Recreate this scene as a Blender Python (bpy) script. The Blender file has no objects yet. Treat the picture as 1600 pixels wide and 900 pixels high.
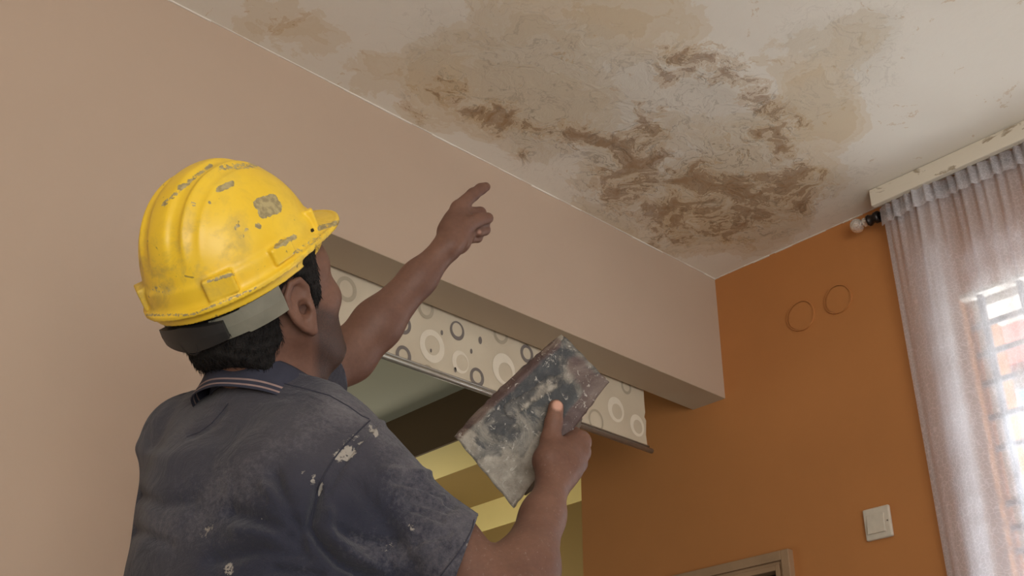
import bpy, bmesh, math, random
import numpy as np
from mathutils import Vector, Matrix
from mathutils.bvhtree import BVHTree

# ------------------------------------------------------------------ camera
CAM = np.array([0.0, 0.0, 1.2])
F = 1813.284                       # focal length in pixels of a 1600 wide frame
R = np.array([[0.73775944, -0.31969576, -0.59456339],
              [-0.67504245, -0.34238672, -0.65352049],
              [0.00535712, 0.88349644, -0.46840724]])
sc = bpy.context.scene
COL = sc.collection
cd = bpy.data.cameras.new('camera')
cam = bpy.data.objects.new('camera', cd)
COL.objects.link(cam)
cd.sensor_width = 36.0
cd.lens = F / 1600 * 36
cd.clip_start = 0.02
M = Matrix(R.tolist()).to_4x4()
M.translation = Vector(CAM)
cam.matrix_world = M
sc.camera = cam

# ------------------------------------------------------------------ light
vs = sc.view_settings
vs.view_transform = 'Standard'
vs.look = 'None'
vs.gamma = 1.0
vs.exposure = 0.0
vs.use_curve_mapping = False
W = bpy.data.worlds.new('sky')
sc.world = W
W.use_nodes = True
bgn = W.node_tree.nodes['Background']
bgn.inputs['Color'].default_value = (0.90, 0.95, 1.0, 1)
bgn.inputs['Strength'].default_value = 0.9


def area_light(name, loc, target, sx, sy, power, color):
    l = bpy.data.lights.new(name, 'AREA')
    l.shape = 'RECTANGLE'
    l.size, l.size_y = sx, sy
    l.energy = power
    l.color = color
    o = bpy.data.objects.new(name, l)
    COL.objects.link(o)
    o.location = loc
    o.rotation_euler = (Vector(target) - Vector(loc)).to_track_quat('-Z', 'Y').to_euler()
    return o


# daylight through the barred window, through the windows behind the camera, plus an added fill lamp in the yellow room
sl = bpy.data.lights.new('sun', 'SUN')
sl.energy = 20.0
sl.angle = 0.01
sl.color = (1.0, 0.96, 0.9)
so = bpy.data.objects.new('sun', sl)
COL.objects.link(so)
so.rotation_euler = Vector((0.75, 0.10, -0.65)).to_track_quat('-Z', 'Y').to_euler()
area_light('window_daylight', (3.15, 0.5, 1.50), (1.2, 0.9, 2.9), 1.3, 0.45, 75, (0.92, 0.96, 1.0))
area_light('rear_window_daylight', (-1.0, -2.2, 1.3), (1.0, 1.2, 2.7), 2.4, 1.8, 74, (1.0, 0.97, 0.92))
area_light('yellow_room_fill', (2.97, 4.3, 2.0), (3.8, 3.3, 2.7), 0.4, 0.4, 7, (1.0, 0.93, 0.8))  # added lamp kept out of sight, brightens the cornice band
area_light('inner_room_daylight', (0.6, 4.2, 1.2), (2.0, 3.2, 2.9), 0.9, 0.9, 9, (0.95, 1.0, 0.92))


# ------------------------------------------------------------------ geometry of the view
def P(px, py, d):
    """world point seen at px,py at depth d metres along the optical axis"""
    return CAM + R @ np.array([(px - 800) / F * d, -(py - 450) / F * d, -d])


def raydir(px, py):
    v = R @ np.array([px - 800, -(py - 450), -F])
    return v / np.linalg.norm(v)


def hit(px, py, ax, val):
    d = raydir(px, py)
    return CAM + d * (val - CAM[ax]) / d[ax]


def proj(p):
    q = (np.asarray(p, float) - CAM) @ R
    z = np.where(q[:, 2] > -0.05, -0.05, q[:, 2])
    return 800 + F * q[:, 0] / -z, 450 - F * q[:, 1] / -z


XW, YB, ZC = 2.65, 1.9584, 2.95     # orange wall plane, beam face plane, ceiling height


# ------------------------------------------------------------------ materials
class MT:
    def __init__(s, name, rough=0.8):
        s.m = bpy.data.materials.new(name)
        s.m.use_nodes = True
        s.nt = s.m.node_tree
        s.b = s.nt.nodes['Principled BSDF']
        s.b.inputs['Roughness'].default_value = rough
        s.tc = s.n('ShaderNodeTexCoord')

    def n(s, t, **kw):
        x = s.nt.nodes.new(t)
        for k, v in kw.items():
            setattr(x, k, v)
        return x

    def l(s, a, b):
        s.nt.links.new(a, b)

    def noise(s, scale, detail=4, rough=0.5, dist=0.0, obj=True, vec=None, sc3=None):
        x = s.n('ShaderNodeTexNoise')
        x.inputs['Scale'].default_value = scale
        x.inputs['Detail'].default_value = detail
        x.inputs['Roughness'].default_value = rough
        x.inputs['Distortion'].default_value = dist
        src = vec if vec is not None else s.tc.outputs['Object']
        if sc3 is not None:
            mp = s.n('ShaderNodeMapping')
            mp.inputs['Scale'].default_value = sc3
            s.l(src, mp.inputs[0])
            src = mp.outputs[0]
        s.l(src, x.inputs['Vector'])
        return x.outputs['Fac']

    def ramp(s, fac, stops, interp='LINEAR'):
        x = s.n('ShaderNodeValToRGB')
        cr = x.color_ramp
        cr.interpolation = interp
        while len(cr.elements) < len(stops):
            cr.elements.new(0.5)
        for e, (p, c) in zip(cr.elements, stops):
            e.position = p
            e.color = c if len(c) == 4 else (*c, 1)
        s.l(fac, x.inputs[0])
        return x.outputs[0]

    def rmap(s, fac, a, b, c=0.0, d=1.0):
        x = s.n('ShaderNodeMapRange')
        x.inputs[1].default_value, x.inputs[2].default_value = a, b
        x.inputs[3].default_value, x.inputs[4].default_value = c, d
        s.l(fac, x.inputs[0])
        return x.outputs[0]

    def math(s, op, a, b=None):
        x = s.n('ShaderNodeMath', operation=op)
        for i, v in enumerate((a, b)):
            if v is None:
                continue
            if isinstance(v, (int, float)):
                x.inputs[i].default_value = v
            else:
                s.l(v, x.inputs[i])
        return x.outputs[0]

    def mix(s, fac, a, b, mode='MIX'):
        x = s.n('ShaderNodeMix', data_type='RGBA', blend_type=mode)
        for i, v in ((0, fac), (6, a), (7, b)):
            if isinstance(v, (int, float)):
                x.inputs[i].default_value = v
            elif isinstance(v, tuple):
                x.inputs[i].default_value = v if len(v) == 4 else (*v, 1)
            else:
                s.l(v, x.inputs[i])
        return x.outputs[2]

    def attr(s, name, chan=None):
        x = s.n('ShaderNodeAttribute')
        x.attribute_name = name
        if chan is None:
            return x.outputs['Fac']
        y = s.n('ShaderNodeSeparateColor')
        s.l(x.outputs['Color'], y.inputs[0])
        return y.outputs[chan]

    def color(s, c):
        if isinstance(c, tuple):
            s.b.inputs['Base Color'].default_value = (*c, 1)
        else:
            s.l(c, s.b.inputs['Base Color'])
        return s

    def bump(s, h, strength=0.3, dist=0.01):
        x = s.n('ShaderNodeBump')
        x.inputs['Strength'].default_value = strength
        x.inputs['Distance'].default_value = dist
        s.l(h, x.inputs['Height'])
        s.l(x.outputs[0], s.b.inputs['Normal'])
        return s


def lin(r, g, b):
    return tuple(((v / 255) / 12.92 if v / 255 < 0.04045 else (((v / 255) + 0.055) / 1.055) ** 2.4) for v in (r, g, b))


def paint(name, rgb, rough=0.75, var=0.06, bumps=0.12, spec=0.3):
    m = MT(name, rough)
    c = lin(*rgb)
    n1 = m.noise(1.6, 5, 0.6)
    d = tuple(v * (1 - var * 1.6) for v in c)
    u = tuple(min(1, v * (1 + var)) for v in c)
    col = m.ramp(n1, [(0.3, d), (0.7, u)])
    m.color(col)
    m.bump(m.noise(60, 5, 0.6), bumps, 0.002)
    m.b.inputs['Specular IOR Level'].default_value = spec
    return m.m


M_PINK = paint('beige_pink_wall_paint', (189, 167, 147), 0.7, 0.03)
M_SOFFIT = paint('soffit_shade_paint', (184, 166, 142), 0.7, 0.03)  # wall paint darkened for the beam underside, shade put into the colour
M_ORANGE = paint('orange_wall_paint', (186, 125, 72), 0.6, 0.05)
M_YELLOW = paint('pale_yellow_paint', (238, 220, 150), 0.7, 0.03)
M_MUSTARD = paint('mustard_and_shade_paint', (142, 118, 70), 0.7, 0.03)  # mustard wall paint, darkened so the far ceiling looks shaded
M_LINTEL_SHADE = paint('shaded_lintel_brown', (105, 84, 60), 0.7, 0.03)  # shade of the lintel face put into a dark brown colour
M_GREENC = paint('pale_green_ceiling_paint', (190, 188, 168), 0.8, 0.03)
M_FLOOR = paint('floor_tiles', (150, 147, 140), 0.4, 0.05)
M_WHITE = paint('white_gloss_paint', (222, 214, 202), 0.5, 0.05)
M_CREAMP = paint('outer_wall_paint', (205, 195, 180), 0.8, 0.03)


def simple(name, rgb, rough=0.5, metal=0.0, nz=30, var=0.12, bumps=0.1):
    m = MT(name, rough)
    c = lin(*rgb)
    m.color(m.ramp(m.noise(nz, 4), [(0.3, tuple(v * (1 - var) for v in c)), (0.7, tuple(min(1, v * (1 + var)) for v in c))]))
    m.b.inputs['Metallic'].default_value = metal
    m.bump(m.noise(nz * 4, 3), bumps, 0.001)
    return m.m


# ------------------------------------------------------------------ mesh helpers
def mesh_obj(name, verts, faces, mat, parent=None, smooth=False, mats=None, fmi=None):
    me = bpy.data.meshes.new(name)
    v = np.asarray(verts, float)
    if parent is not None:
        v = v - np.array(parent_origin(parent))
    me.from_pydata(v.tolist(), [], [list(map(int, f)) for f in faces])
    o = bpy.data.objects.new(name, me)
    COL.objects.link(o)
    if parent is not None:
        o.parent = parent
    for mm in (mats or [mat]):
        me.materials.append(mm)
    if fmi is not None:
        me.polygons.foreach_set('material_index', np.asarray(fmi, dtype=np.int32))
    if smooth:
        me.polygons.foreach_set('use_smooth', [True] * len(me.polygons))
    me.update()
    return o


def parent_origin(o):
    p = Vector((0, 0, 0))
    while o is not None:
        p += o.location
        o = o.parent
    return p


def top(o, label, cat, group=None):
    o['label'] = label
    o['category'] = cat
    if group:
        o['group'] = group
    return o


def struct(o):
    o['kind'] = 'structure'
    return o


def empty(name, loc, label, cat, group=None):
    o = bpy.data.objects.new(name, None)
    COL.objects.link(o)
    o.location = Vector(loc)
    o.empty_display_size = 0.05
    return top(o, label, cat, group)


class MB:
    def __init__(s):
        s.v, s.f, s.mi = [], [], []

    def add(s, v, f, mi=0):
        k = len(s.v)
        s.v += [tuple(map(float, x)) for x in v]
        s.f += [tuple(int(i) + k for i in g) for g in f]
        s.mi += [mi] * len(f)
        return s

    def box(s, a, b, mi=0):
        x0, y0, z0 = a
        x1, y1, z1 = b
        v = [(x0, y0, z0), (x1, y0, z0), (x1, y1, z0), (x0, y1, z0), (x0, y0, z1), (x1, y0, z1), (x1, y1, z1), (x0, y1, z1)]
        return s.add(v, [(0, 3, 2, 1), (4, 5, 6, 7), (0, 1, 5, 4), (1, 2, 6, 5), (2, 3, 7, 6), (3, 0, 4, 7)], mi)

    def tube(s, pts, r, n=10, mi=0, caps=True):
        pts = [np.asarray(p, float) for p in pts]
        rs = r if hasattr(r, '__len__') else [r] * len(pts)
        vs_, fs = [], []
        up = None
        for i, p in enumerate(pts):
            t = pts[min(i + 1, len(pts) - 1)] - pts[max(i - 1, 0)]
            t /= np.linalg.norm(t) + 1e-12
            if up is None:
                up = np.array([0, 0, 1.0]) if abs(t[2]) < 0.9 else np.array([1.0, 0, 0])
            a = np.cross(t, up)
            a /= np.linalg.norm(a)
            up = np.cross(a, t)
            for k in range(n):
                th = 2 * math.pi * k / n
                vs_.append(p + rs[i] * (a * math.cos(th) + up * math.sin(th)))
        for i in range(len(pts) - 1):
            for k in range(n):
                k2 = (k + 1) % n
                fs.append((i * n + k, i * n + k2, (i + 1) * n + k2, (i + 1) * n + k))
        if caps:
            fs.append(tuple(range(n))[::-1])
            fs.append(tuple((len(pts) - 1) * n + k for k in range(n)))
        return s.add(vs_, fs, mi)

    def lathe(s, base, axis, prof, n=24, mi=0):
        axis = np.asarray(axis, float)
        axis /= np.linalg.norm(axis)
        return s.tube([np.asarray(base) + axis * h for h, r in prof], [r for h, r in prof], n, mi)

    def build(s, name, mats, parent=None, smooth=False, bevel=0):
        mats = mats if isinstance(mats, list) else [mats]
        o = mesh_obj(name, s.v, s.f, None, parent, smooth, mats, s.mi)
        if bevel:
            md = o.modifiers.new('bevel', 'BEVEL')
            md.width = bevel
            md.segments = 2
            md.limit_method = 'ANGLE'
        return o


def box(name, a, b, mat, parent=None, bevel=0):
    return MB().box(a, b).build(name, mat, parent, bevel=bevel)


# ------------------------------------------------------------------ implicit surface modelling
def smin(a, b, k):
    h = np.clip(0.5 + 0.5 * (b - a) / k, 0, 1)
    return b * (1 - h) + a * h - k * h * (1 - h)


def smax(a, b, k):
    return -smin(-a, -b, k)


def cone(p, a, b, ra, rb):
    a = np.asarray(a, np.float32)
    ab = np.asarray(b, np.float32) - a
    t = np.clip(((p - a) @ ab) / (ab @ ab + 1e-12), 0, 1)
    return np.linalg.norm(p - a - t[:, None] * ab, axis=1) - (ra + (rb - ra) * t)


def ell(p, c, r, B=None):
    q = p - np.asarray(c, np.float32)
    if B is not None:
        q = q @ np.asarray(B, np.float32)        # columns of B are the local axes
    r = np.asarray(r, np.float32)
    k0 = np.linalg.norm(q / r, axis=1)
    k1 = np.linalg.norm(q / (r * r), axis=1) + 1e-9
    return k0 * (k0 - 1) / k1


def rbox(p, c, h, B, rad):
    q = np.abs((p - np.asarray(c, np.float32)) @ np.asarray(B, np.float32)) - (np.asarray(h, np.float32) - rad)
    return np.linalg.norm(np.maximum(q, 0), axis=1) + np.minimum(q.max(axis=1), 0) - rad


def sdf_mesh(fn, lo, hi, h, slack=0.012):
    """surface nets on a sparsely refined grid; returns verts, quads"""
    lo = np.asarray(lo, float)
    hi = np.asarray(hi, float)
    L = 4
    S = 2 ** L
    n = np.ceil((hi - lo) / (h * S)).astype(int) + 1
    g = np.stack(np.meshgrid(*[np.arange(k) for k in n], indexing='ij'), -1).reshape(-1, 3) * S
    size = S
    while True:
        c = (lo + (g + size / 2) * h).astype(np.float32)
        d = fn(c)
        g = g[np.abs(d) < size * h * 0.87 * 1.25 + (slack if size > 1 else h)]
        if size == 1:
            break
        size //= 2
        o = np.array([[i, j, k] for i in (0, 1) for j in (0, 1) for k in (0, 1)]) * size
        g = (g[:, None, :] + o[None]).reshape(-1, 3)
    big = 1 << 20

    def key(a):
        return (a[..., 0].astype(np.int64) * big + a[..., 1]) * big + a[..., 2]
    off = np.array([[i, j, k] for i in (0, 1) for j in (0, 1) for k in (0, 1)])
    corners = g[:, None, :] + off[None]
    ck = key(corners)
    uk, inv = np.unique(ck.reshape(-1), return_inverse=True)
    uc = np.stack([uk // big // big, (uk // big) % big, uk % big], -1)
    val = fn((lo + uc * h).astype(np.float32))
    V = val[inv].reshape(-1, 8)
    neg = V < 0
    act = neg.any(1) & ~neg.all(1)
    g, V, corners = g[act], V[act], corners[act]
    edges = [(a, b) for a in range(8) for b in range(a + 1, 8) if np.abs(off[a] - off[b]).sum() == 1]
    acc = np.zeros((len(g), 3))
    cnt = np.zeros(len(g))
    for a, b in edges:
        m = (V[:, a] < 0) != (V[:, b] < 0)
        t = V[m, a] / (V[m, a] - V[m, b])
        acc[m] += off[a] + t[:, None] * (off[b] - off[a])
        cnt[m] += 1
    verts = lo + (g + acc / cnt[:, None]) * h
    kk = key(g)
    order = np.argsort(kk)
    sk = kk[order]

    def find(q):
        k = key(q)
        i = np.clip(np.searchsorted(sk, k), 0, len(sk) - 1)
        ok = (sk[i] == k) & (q >= 0).all(1)
        return order[i], ok
    faces = []
    for d in range(3):
        u, v = (d + 1) % 3, (d + 2) % 3
        e = np.zeros(3, int)
        e[d] = 1
        i0 = 0
        i1 = int(e[0] * 4 + e[1] * 2 + e[2])
        m = (V[:, i0] < 0) != (V[:, i1] < 0)
        gc = g[m]
        s = V[m, i0] < 0
        eu = np.zeros(3, int)
        eu[u] = 1
        ev = np.zeros(3, int)
        ev[v] = 1
        a, ka = find(gc)
        b, kb = find(gc - eu)
        c, kc = find(gc - eu - ev)
        dd, kd = find(gc - ev)
        ok = ka & kb & kc & kd
        q = np.stack([a, b, c, dd], 1)[ok]
        s = s[ok]
        q[~s] = q[~s][:, ::-1]
        faces.append(q)
    return verts, np.concatenate(faces)


def np_obj(name, v, f, mat, parent=None, smooth=True):
    o3 = np.array(parent_origin(parent)) if parent is not None else 0
    me = bpy.data.meshes.new(name)
    me.vertices.add(len(v))
    me.vertices.foreach_set('co', (v - o3).astype(np.float32).reshape(-1))
    me.loops.add(len(f) * 4)
    me.loops.foreach_set('vertex_index', f.astype(np.int32).reshape(-1))
    me.polygons.add(len(f))
    me.polygons.foreach_set('loop_start', np.arange(len(f), dtype=np.int32) * 4)
    me.update(calc_edges=True)
    me.validate()
    me.polygons.foreach_set('use_smooth', [smooth] * len(me.polygons))
    if mat is not None:
        me.materials.append(mat)
    o = bpy.data.objects.new(name, me)
    COL.objects.link(o)
    if parent is not None:
        o.parent = parent
    return o


def set_attr(o, name, rgb):
    me = o.data
    a = me.color_attributes.new(name, 'FLOAT_COLOR', 'POINT')
    c = np.ones((len(me.vertices), 4), np.float32)
    c[:, :rgb.shape[1]] = rgb
    a.data.foreach_set('color', c.reshape(-1))


def vert_np(o):
    a = np.empty(len(o.data.vertices) * 3, np.float32)
    o.data.vertices.foreach_get('co', a)
    return a.reshape(-1, 3) + np.array(parent_origin(o))


def norm_np(o):
    a = np.empty(len(o.data.vertices) * 3, np.float32)
    o.data.vertices.foreach_get('normal', a)
    return a.reshape(-1, 3)


def unit(v):
    v = np.asarray(v, float)
    return v / np.linalg.norm(v)


def seg_dist(x, y, pts):
    d = np.full(len(x), 1e9)
    for (ax, ay), (bx, by) in zip(pts[:-1], pts[1:]):
        dx, dy = bx - ax, by - ay
        t = np.clip(((x - ax) * dx + (y - ay) * dy) / (dx * dx + dy * dy + 1e-9), 0, 1)
        d = np.minimum(d, np.hypot(x - ax - t * dx, y - ay - t * dy))
    return d


def soft(d, r, feather):
    return np.clip((r + feather - d) / feather, 0, 1)


# ================================================================== ROOM SHELL
def ceiling_mat():
    m = MT('water_stained_ceiling_plaster', 0.85)
    pos = m.tc.outputs['Object']
    base = m.ramp(m.noise(1.3, 6, 0.6), [(0.3, lin(222, 214, 200)), (0.7, lin(232, 225, 212))])
    # warped coordinates for ragged contours
    wn = m.n('ShaderNodeTexNoise')
    wn.inputs['Scale'].default_value = 7
    wn.inputs['Detail'].default_value = 5
    m.l(pos, wn.inputs['Vector'])
    va = m.n('ShaderNodeVectorMath', operation='SCALE')
    m.l(wn.outputs['Color'], va.inputs[0])
    va.inputs[3].default_value = 0.22
    vb = m.n('ShaderNodeVectorMath', operation='ADD')
    m.l(va.outputs[0], vb.inputs[0])
    m.l(pos, vb.inputs[1])
    wpos = vb.outputs[0]
    n_big = m.noise(3.2, 7, 0.62, 0.3, vec=wpos)
    n_fine = m.noise(12, 8, 0.66, 0.55, vec=wpos)
    n_strk = m.noise(1.0, 6, 0.6, 0.4, vec=wpos, sc3=(5, 16, 5))
    r, g, b = m.attr('Col', 0), m.attr('Col', 1), m.attr('Col', 2)
    # wide pale tan wash (blue channel)
    fb = m.math('ADD', b, m.math('MULTIPLY', m.math('SUBTRACT', n_big, 0.5), 2.2))
    wash = m.ramp(fb, [(0.34, (0, 0, 0)), (0.37, (0.50,) * 3), (0.50, (0.45,) * 3), (0.52, (0.80,) * 3), (0.66, (0.6,) * 3), (0.68, (1.0,) * 3), (0.9, (0.95,) * 3)])
    col = m.mix(m.math('MULTIPLY', wash, 0.75), base, lin(208, 186, 150))
    # grey damp film (green channel)
    fg = m.math('ADD', g, m.math('MULTIPLY', m.math('SUBTRACT', n_big, 0.5), 0.9))
    damp = m.ramp(fg, [(0.33, (0, 0, 0)), (0.43, (0.5,) * 3), (0.9, (0.9,) * 3)])
    col = m.mix(m.math('MULTIPLY', damp, 0.55), col, lin(206, 198, 182))
    # brown rings and patches (red channel)
    mixn = m.math('ADD', m.math('MULTIPLY', m.math('SUBTRACT', n_fine, 0.5), 3.1), m.math('MULTIPLY', m.math('SUBTRACT', n_strk, 0.5), 0.8))
    fr = m.math('ADD', r, mixn)
    br = m.ramp(fr, [(0.44, (0, 0, 0)), (0.46, (0.80,) * 3), (0.52, (0.32,) * 3), (0.66, (0.40,) * 3), (0.68, (1.0,) * 3), (0.74, (0.62,) * 3), (1.0, (0.9,) * 3)])
    bcol = m.ramp(fr, [(0.44, lin(196, 164, 118)), (0.66, lin(186, 148, 92)), (0.69, lin(140, 98, 48)), (0.95, lin(146, 104, 54))])
    col = m.mix(m.math('MULTIPLY', br, 0.8), col, bcol)
    # thin grey-brown cracks where paint lifts
    vo = m.n('ShaderNodeTexNoise')
    vo.inputs['Scale'].default_value = 9
    vo.inputs['Detail'].default_value = 4
    vo.inputs['Distortion'].default_value = 1.6
    m.l(wpos, vo.inputs['Vector'])
    crack = m.ramp(vo.outputs['Fac'], [(0.482, (0, 0, 0)), (0.497, (1, 1, 1)), (0.503, (1, 1, 1)), (0.518, (0, 0, 0))])
    anyst = m.math('MINIMUM', m.math('ADD', m.math('MULTIPLY', r, 1.1), m.math('MULTIPLY', g, 0.9)), 1.0)
    col = m.mix(m.math('MULTIPLY', m.math('MULTIPLY', crack, anyst), 0.5), col, lin(120, 102, 80))
    # small specks
    sp = m.ramp(m.noise(38, 3, 0.5), [(0.70, (0, 0, 0)), (0.73, (1, 1, 1))])
    col = m.mix(m.math('MULTIPLY', m.math('MULTIPLY', sp, anyst), 0.5), col, lin(120, 98, 72))
    m.color(col)
    hh = m.math('ADD', m.math('MULTIPLY', m.math('MULTIPLY', m.noise(14, 7, 0.65, 1.5, vec=wpos), anyst), 1.2),
                m.math('MULTIPLY', m.noise(45, 4), 0.12))
    m.bump(hh, 0.55, 0.012)
    m.b.inputs['Specular IOR Level'].default_value = 0.2
    return m.m


def build_ceiling():
    xs = np.concatenate([np.linspace(-2.0, 0.3, 8)[:-1], np.arange(0.3, XW + 0.3, 0.012)])
    xs = np.append(xs[xs < XW + 0.24], XW + 0.25)
    ys = np.concatenate([np.linspace(-3.0, -0.4, 8)[:-1], np.arange(-0.4, YB, 0.012), [YB + 0.0]])
    X, Y = np.meshgrid(xs, ys, indexing='ij')
    nx, ny = X.shape
    v = np.stack([X.ravel(), Y.ravel(), np.full(X.size, ZC)], -1)
    i, j = np.meshgrid(np.arange(nx - 1), np.arange(ny - 1), indexing='ij')
    a = (i * ny + j).ravel()
    f = np.stack([a, a + 1, a + ny + 1, a + ny], 1)
    px, py = proj(v)
    front = ((v - CAM) @ R)[:, 2] < -0.4
    Rr = np.zeros(len(v))
    G = np.zeros(len(v))
    B = np.zeros(len(v))

    def stroke(ch, pts, r, fe, amt):
        m = soft(seg_dist(px, py, pts), r, fe) * amt
        np.maximum(ch, m, out=ch)
    # brown: the wavy line on the left, the arc at the top right, the lower patch
    stroke(Rr, [(690, 130), (745, 175), (800, 190), (850, 208), (905, 215), (985, 220), (1030, 205)], 5, 34, .56)
    stroke(Rr, [(770, 188), (835, 200), (900, 216), (985, 222)], 2, 22, .70)
    stroke(Rr, [(815, 240), (822, 205)], 3, 20, .6)
    stroke(Rr, [(1000, 215), (1030, 200), (1035, 235), (990, 240)], 12, 40, .70)
    stroke(Rr, [(1045, 100), (1085, 98), (1130, 108), (1165, 135), (1190, 160), (1225, 182)], 10, 34, .72)
    stroke(Rr, [(1085, 95), (1150, 125), (1165, 150)], 3, 22, .80)
    stroke(Rr, [(1225, 182), (1205, 215), (1180, 225)], 6, 30, .55)
    stroke(Rr, [(960, 265), (1010, 250), (1040, 270), (975, 290)], 16, 50, .60)
    stroke(Rr, [(1050, 325), (1100, 300), (1160, 310), (1200, 300), (1240, 285)], 24, 46, .68)
    stroke(Rr, [(1060, 345), (1130, 345), (1190, 325)], 20, 36, .62)
    stroke(Rr, [(1080, 270), (1060, 300), (1045, 320)], 6, 26, .8)
    stroke(Rr, [(1100, 250), (1180, 240), (1215, 225)], 10, 36, .52)
    stroke(Rr, [(1020, 378), (1060, 368)], 5, 20, .55)
    stroke(Rr, [(640, 150), (660, 195)], 3, 20, .45)
    stroke(Rr, [(950, 310), (930, 295)], 8, 40, .42)
    # grey damp
    stroke(G, [(800, 100), (880, 110), (950, 140), (980, 155)], 40, 90, .62)
    stroke(G, [(850, 190), (960, 200), (1060, 190), (1100, 170)], 35, 70, .60)
    stroke(G, [(1060, 230), (1180, 250), (1200, 300)], 50, 70, .62)
    stroke(G, [(960, 280), (1000, 300)], 40, 60, .55)
    stroke(G, [(1270, 60), (1370, 40), (1350, 110), (1260, 170)], 20, 60, .42)
    stroke(G, [(1030, 370), (1200, 340), (1330, 270)], 12, 50, .40)
    stroke(G, [(680, 60), (780, 50)], 30, 80, .40)
    # tan wash
    stroke(B, [(700, 110), (780, 60), (860, 30), (1040, 20)], 30, 90, .55)
    stroke(B, [(700, 130), (800, 150), (900, 180)], 45, 70, .62)
    stroke(B, [(1290, 150), (1290, 200), (1240, 260), (1190, 320)], 34, 60, .72)
    stroke(B, [(1330, 60), (1260, 150)], 18, 60, .46)
    stroke(B, [(970, 270), (1060, 230), (1180, 240)], 46, 60, .62)
    stroke(B, [(1090, 320), (1200, 310)], 50, 50, .8)
    stroke(B, [(560, 110), (640, 120)], 18, 60, .40)
    stroke(B, [(400, 30), (520, 60)], 10, 70, .36)
    stroke(B, [(1000, 330), (960, 360), (1040, 380)], 12, 40, .45)
    m = front.astype(float)
    o = np_obj('ceiling', v, f, ceiling_mat(), smooth=False)
    set_attr(o, 'Col', np.stack([Rr * m, G * m, B * m], 1))
    struct(o)
    # slab above, so daylight does not leak in
    struct(box('ceiling', (-2.0, -3.0, ZC + 0.02), (XW + 0.25, 6.0, ZC + 0.12), M_CREAMP))


build_ceiling()
JX = 1.15                               # left jamb of the opening
BZ = 1.2 + 1.344                        # underside of the beam
BY = 2.083                              # back of the beam

# beige wall with the beam over the opening, one continuous solid
mb = MB()
mb.box((-2.0, YB, 0), (JX, BY, ZC))
wall_back = struct(mb.build('wall_back', M_PINK))
beam = struct(box('trim_1', (JX, YB, BZ), (XW, BY, ZC), M_PINK))
struct(box('trim_1', (JX, YB + 0.0005, BZ - 0.0015), (XW, BY, BZ + 0.0002), M_SOFFIT))  # thin sheet carrying the painted shade of the underside
# chipped white plaster line along ceiling edge of the beige wall
random.seed(3)
mb = MB()
x = -0.2
while x < XW - 0.02:
    w = random.uniform(0.02, 0.09)
    t = random.uniform(0.001, 0.0042)
    mb.box((x, YB - 0.003, ZC - t), (min(x + w, XW), YB + 0.001, ZC + 0.001))
    x += w
x = 0.9
while x < YB:
    w = random.uniform(0.02, 0.08)
    t = random.uniform(0.001, 0.0042)
    mb.box((XW - 0.003, x, ZC - t), (XW + 0.001, min(x + w, YB), ZC + 0.001))
    x += w
struct(mb.build('trim_2', M_WHITE))

# orange wall with window opening, door opening, and opening to the yellow room
WY0, WY1, WZ0, WZ1 = -0.15, 1.195, 1.55, 2.60
OY = 2.568
DY0, DY1, DZ = 1.80, 2.45, 2.02
TH = 0.23
mb = MB()
mb.box((XW, -3.0, 0), (XW + TH, WY0, ZC))
mb.box((XW, WY0, 0), (XW + TH, WY1, WZ0))
mb.box((XW, WY0, WZ1), (XW + TH, WY1, ZC))
mb.box((XW, WY1, 0), (XW + TH, DY0, ZC))
mb.box((XW, DY0, DZ), (XW + TH, DY1, ZC))
mb.box((XW, DY1, 0), (XW + TH, OY, ZC))
wall_right = struct(mb.build('wall_right', M_ORANGE))
# white reveals of the window
mb = MB()
mb.box((XW + 0.002, WY0, WZ1 - 0.012), (XW + TH, WY1, WZ1 - 0.0005))
mb.box((XW + 0.002, WY0, WZ0 + 0.0005), (XW + TH, WY1 - 0.012, WZ0 + 0.012))
struct(mb.build('trim_3', M_WHITE))
# lintel over the passage into the yellow room, front face browned for shade
LZ = 1.2 + 1.55
struct(MB().box((XW - 0.006, OY, LZ), (XW + 0.004, 5.6, ZC)).build('wall_lintel', M_LINTEL_SHADE))
struct(box('wall_lintel', (XW + 0.004, OY, LZ), (XW + TH, 5.6, ZC), M_YELLOW))
struct(box('floor', (-2.0, -3.0, -0.1), (5.2, 6.0, 0), M_FLOOR))
struct(MB().box((-2.0, BY, ZC), (XW, 6.0, ZC + 0.019)).build('ceiling', M_GREENC))
struct(MB().box((XW, OY, ZC), (5.2, 6.0, ZC + 0.1)).build('ceiling', M_MUSTARD))  # ceiling shade carried by the mustard colour
struct(box('wall_far', (-2.0, 5.6, 0), (5.2, 5.75, ZC), M_GREENC))
struct(box('wall_left', (-2.15, -3.0, 0), (-2.0, YB, ZC + 0.1), M_PINK))
struct(box('wall_left', (-2.15, BY, 0), (-2.0, 5.75, ZC), M_GREENC))
# yellow room: cornice band and wall, stepping back once
YX1, YX2, YS = 3.66, 4.03, 3.30
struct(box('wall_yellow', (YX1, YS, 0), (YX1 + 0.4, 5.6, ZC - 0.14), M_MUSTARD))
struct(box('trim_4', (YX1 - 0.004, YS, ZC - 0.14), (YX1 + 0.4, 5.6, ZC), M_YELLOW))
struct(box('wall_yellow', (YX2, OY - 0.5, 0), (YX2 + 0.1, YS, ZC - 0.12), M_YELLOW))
struct(box('trim_5', (YX2 - 0.004, OY - 0.5, ZC - 0.12), (YX2 + 0.1, YS, ZC), M_YELLOW))
struct(box('wall_side', (XW + TH, OY - 0.15, 0), (YX2, OY, ZC), M_YELLOW))

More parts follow.
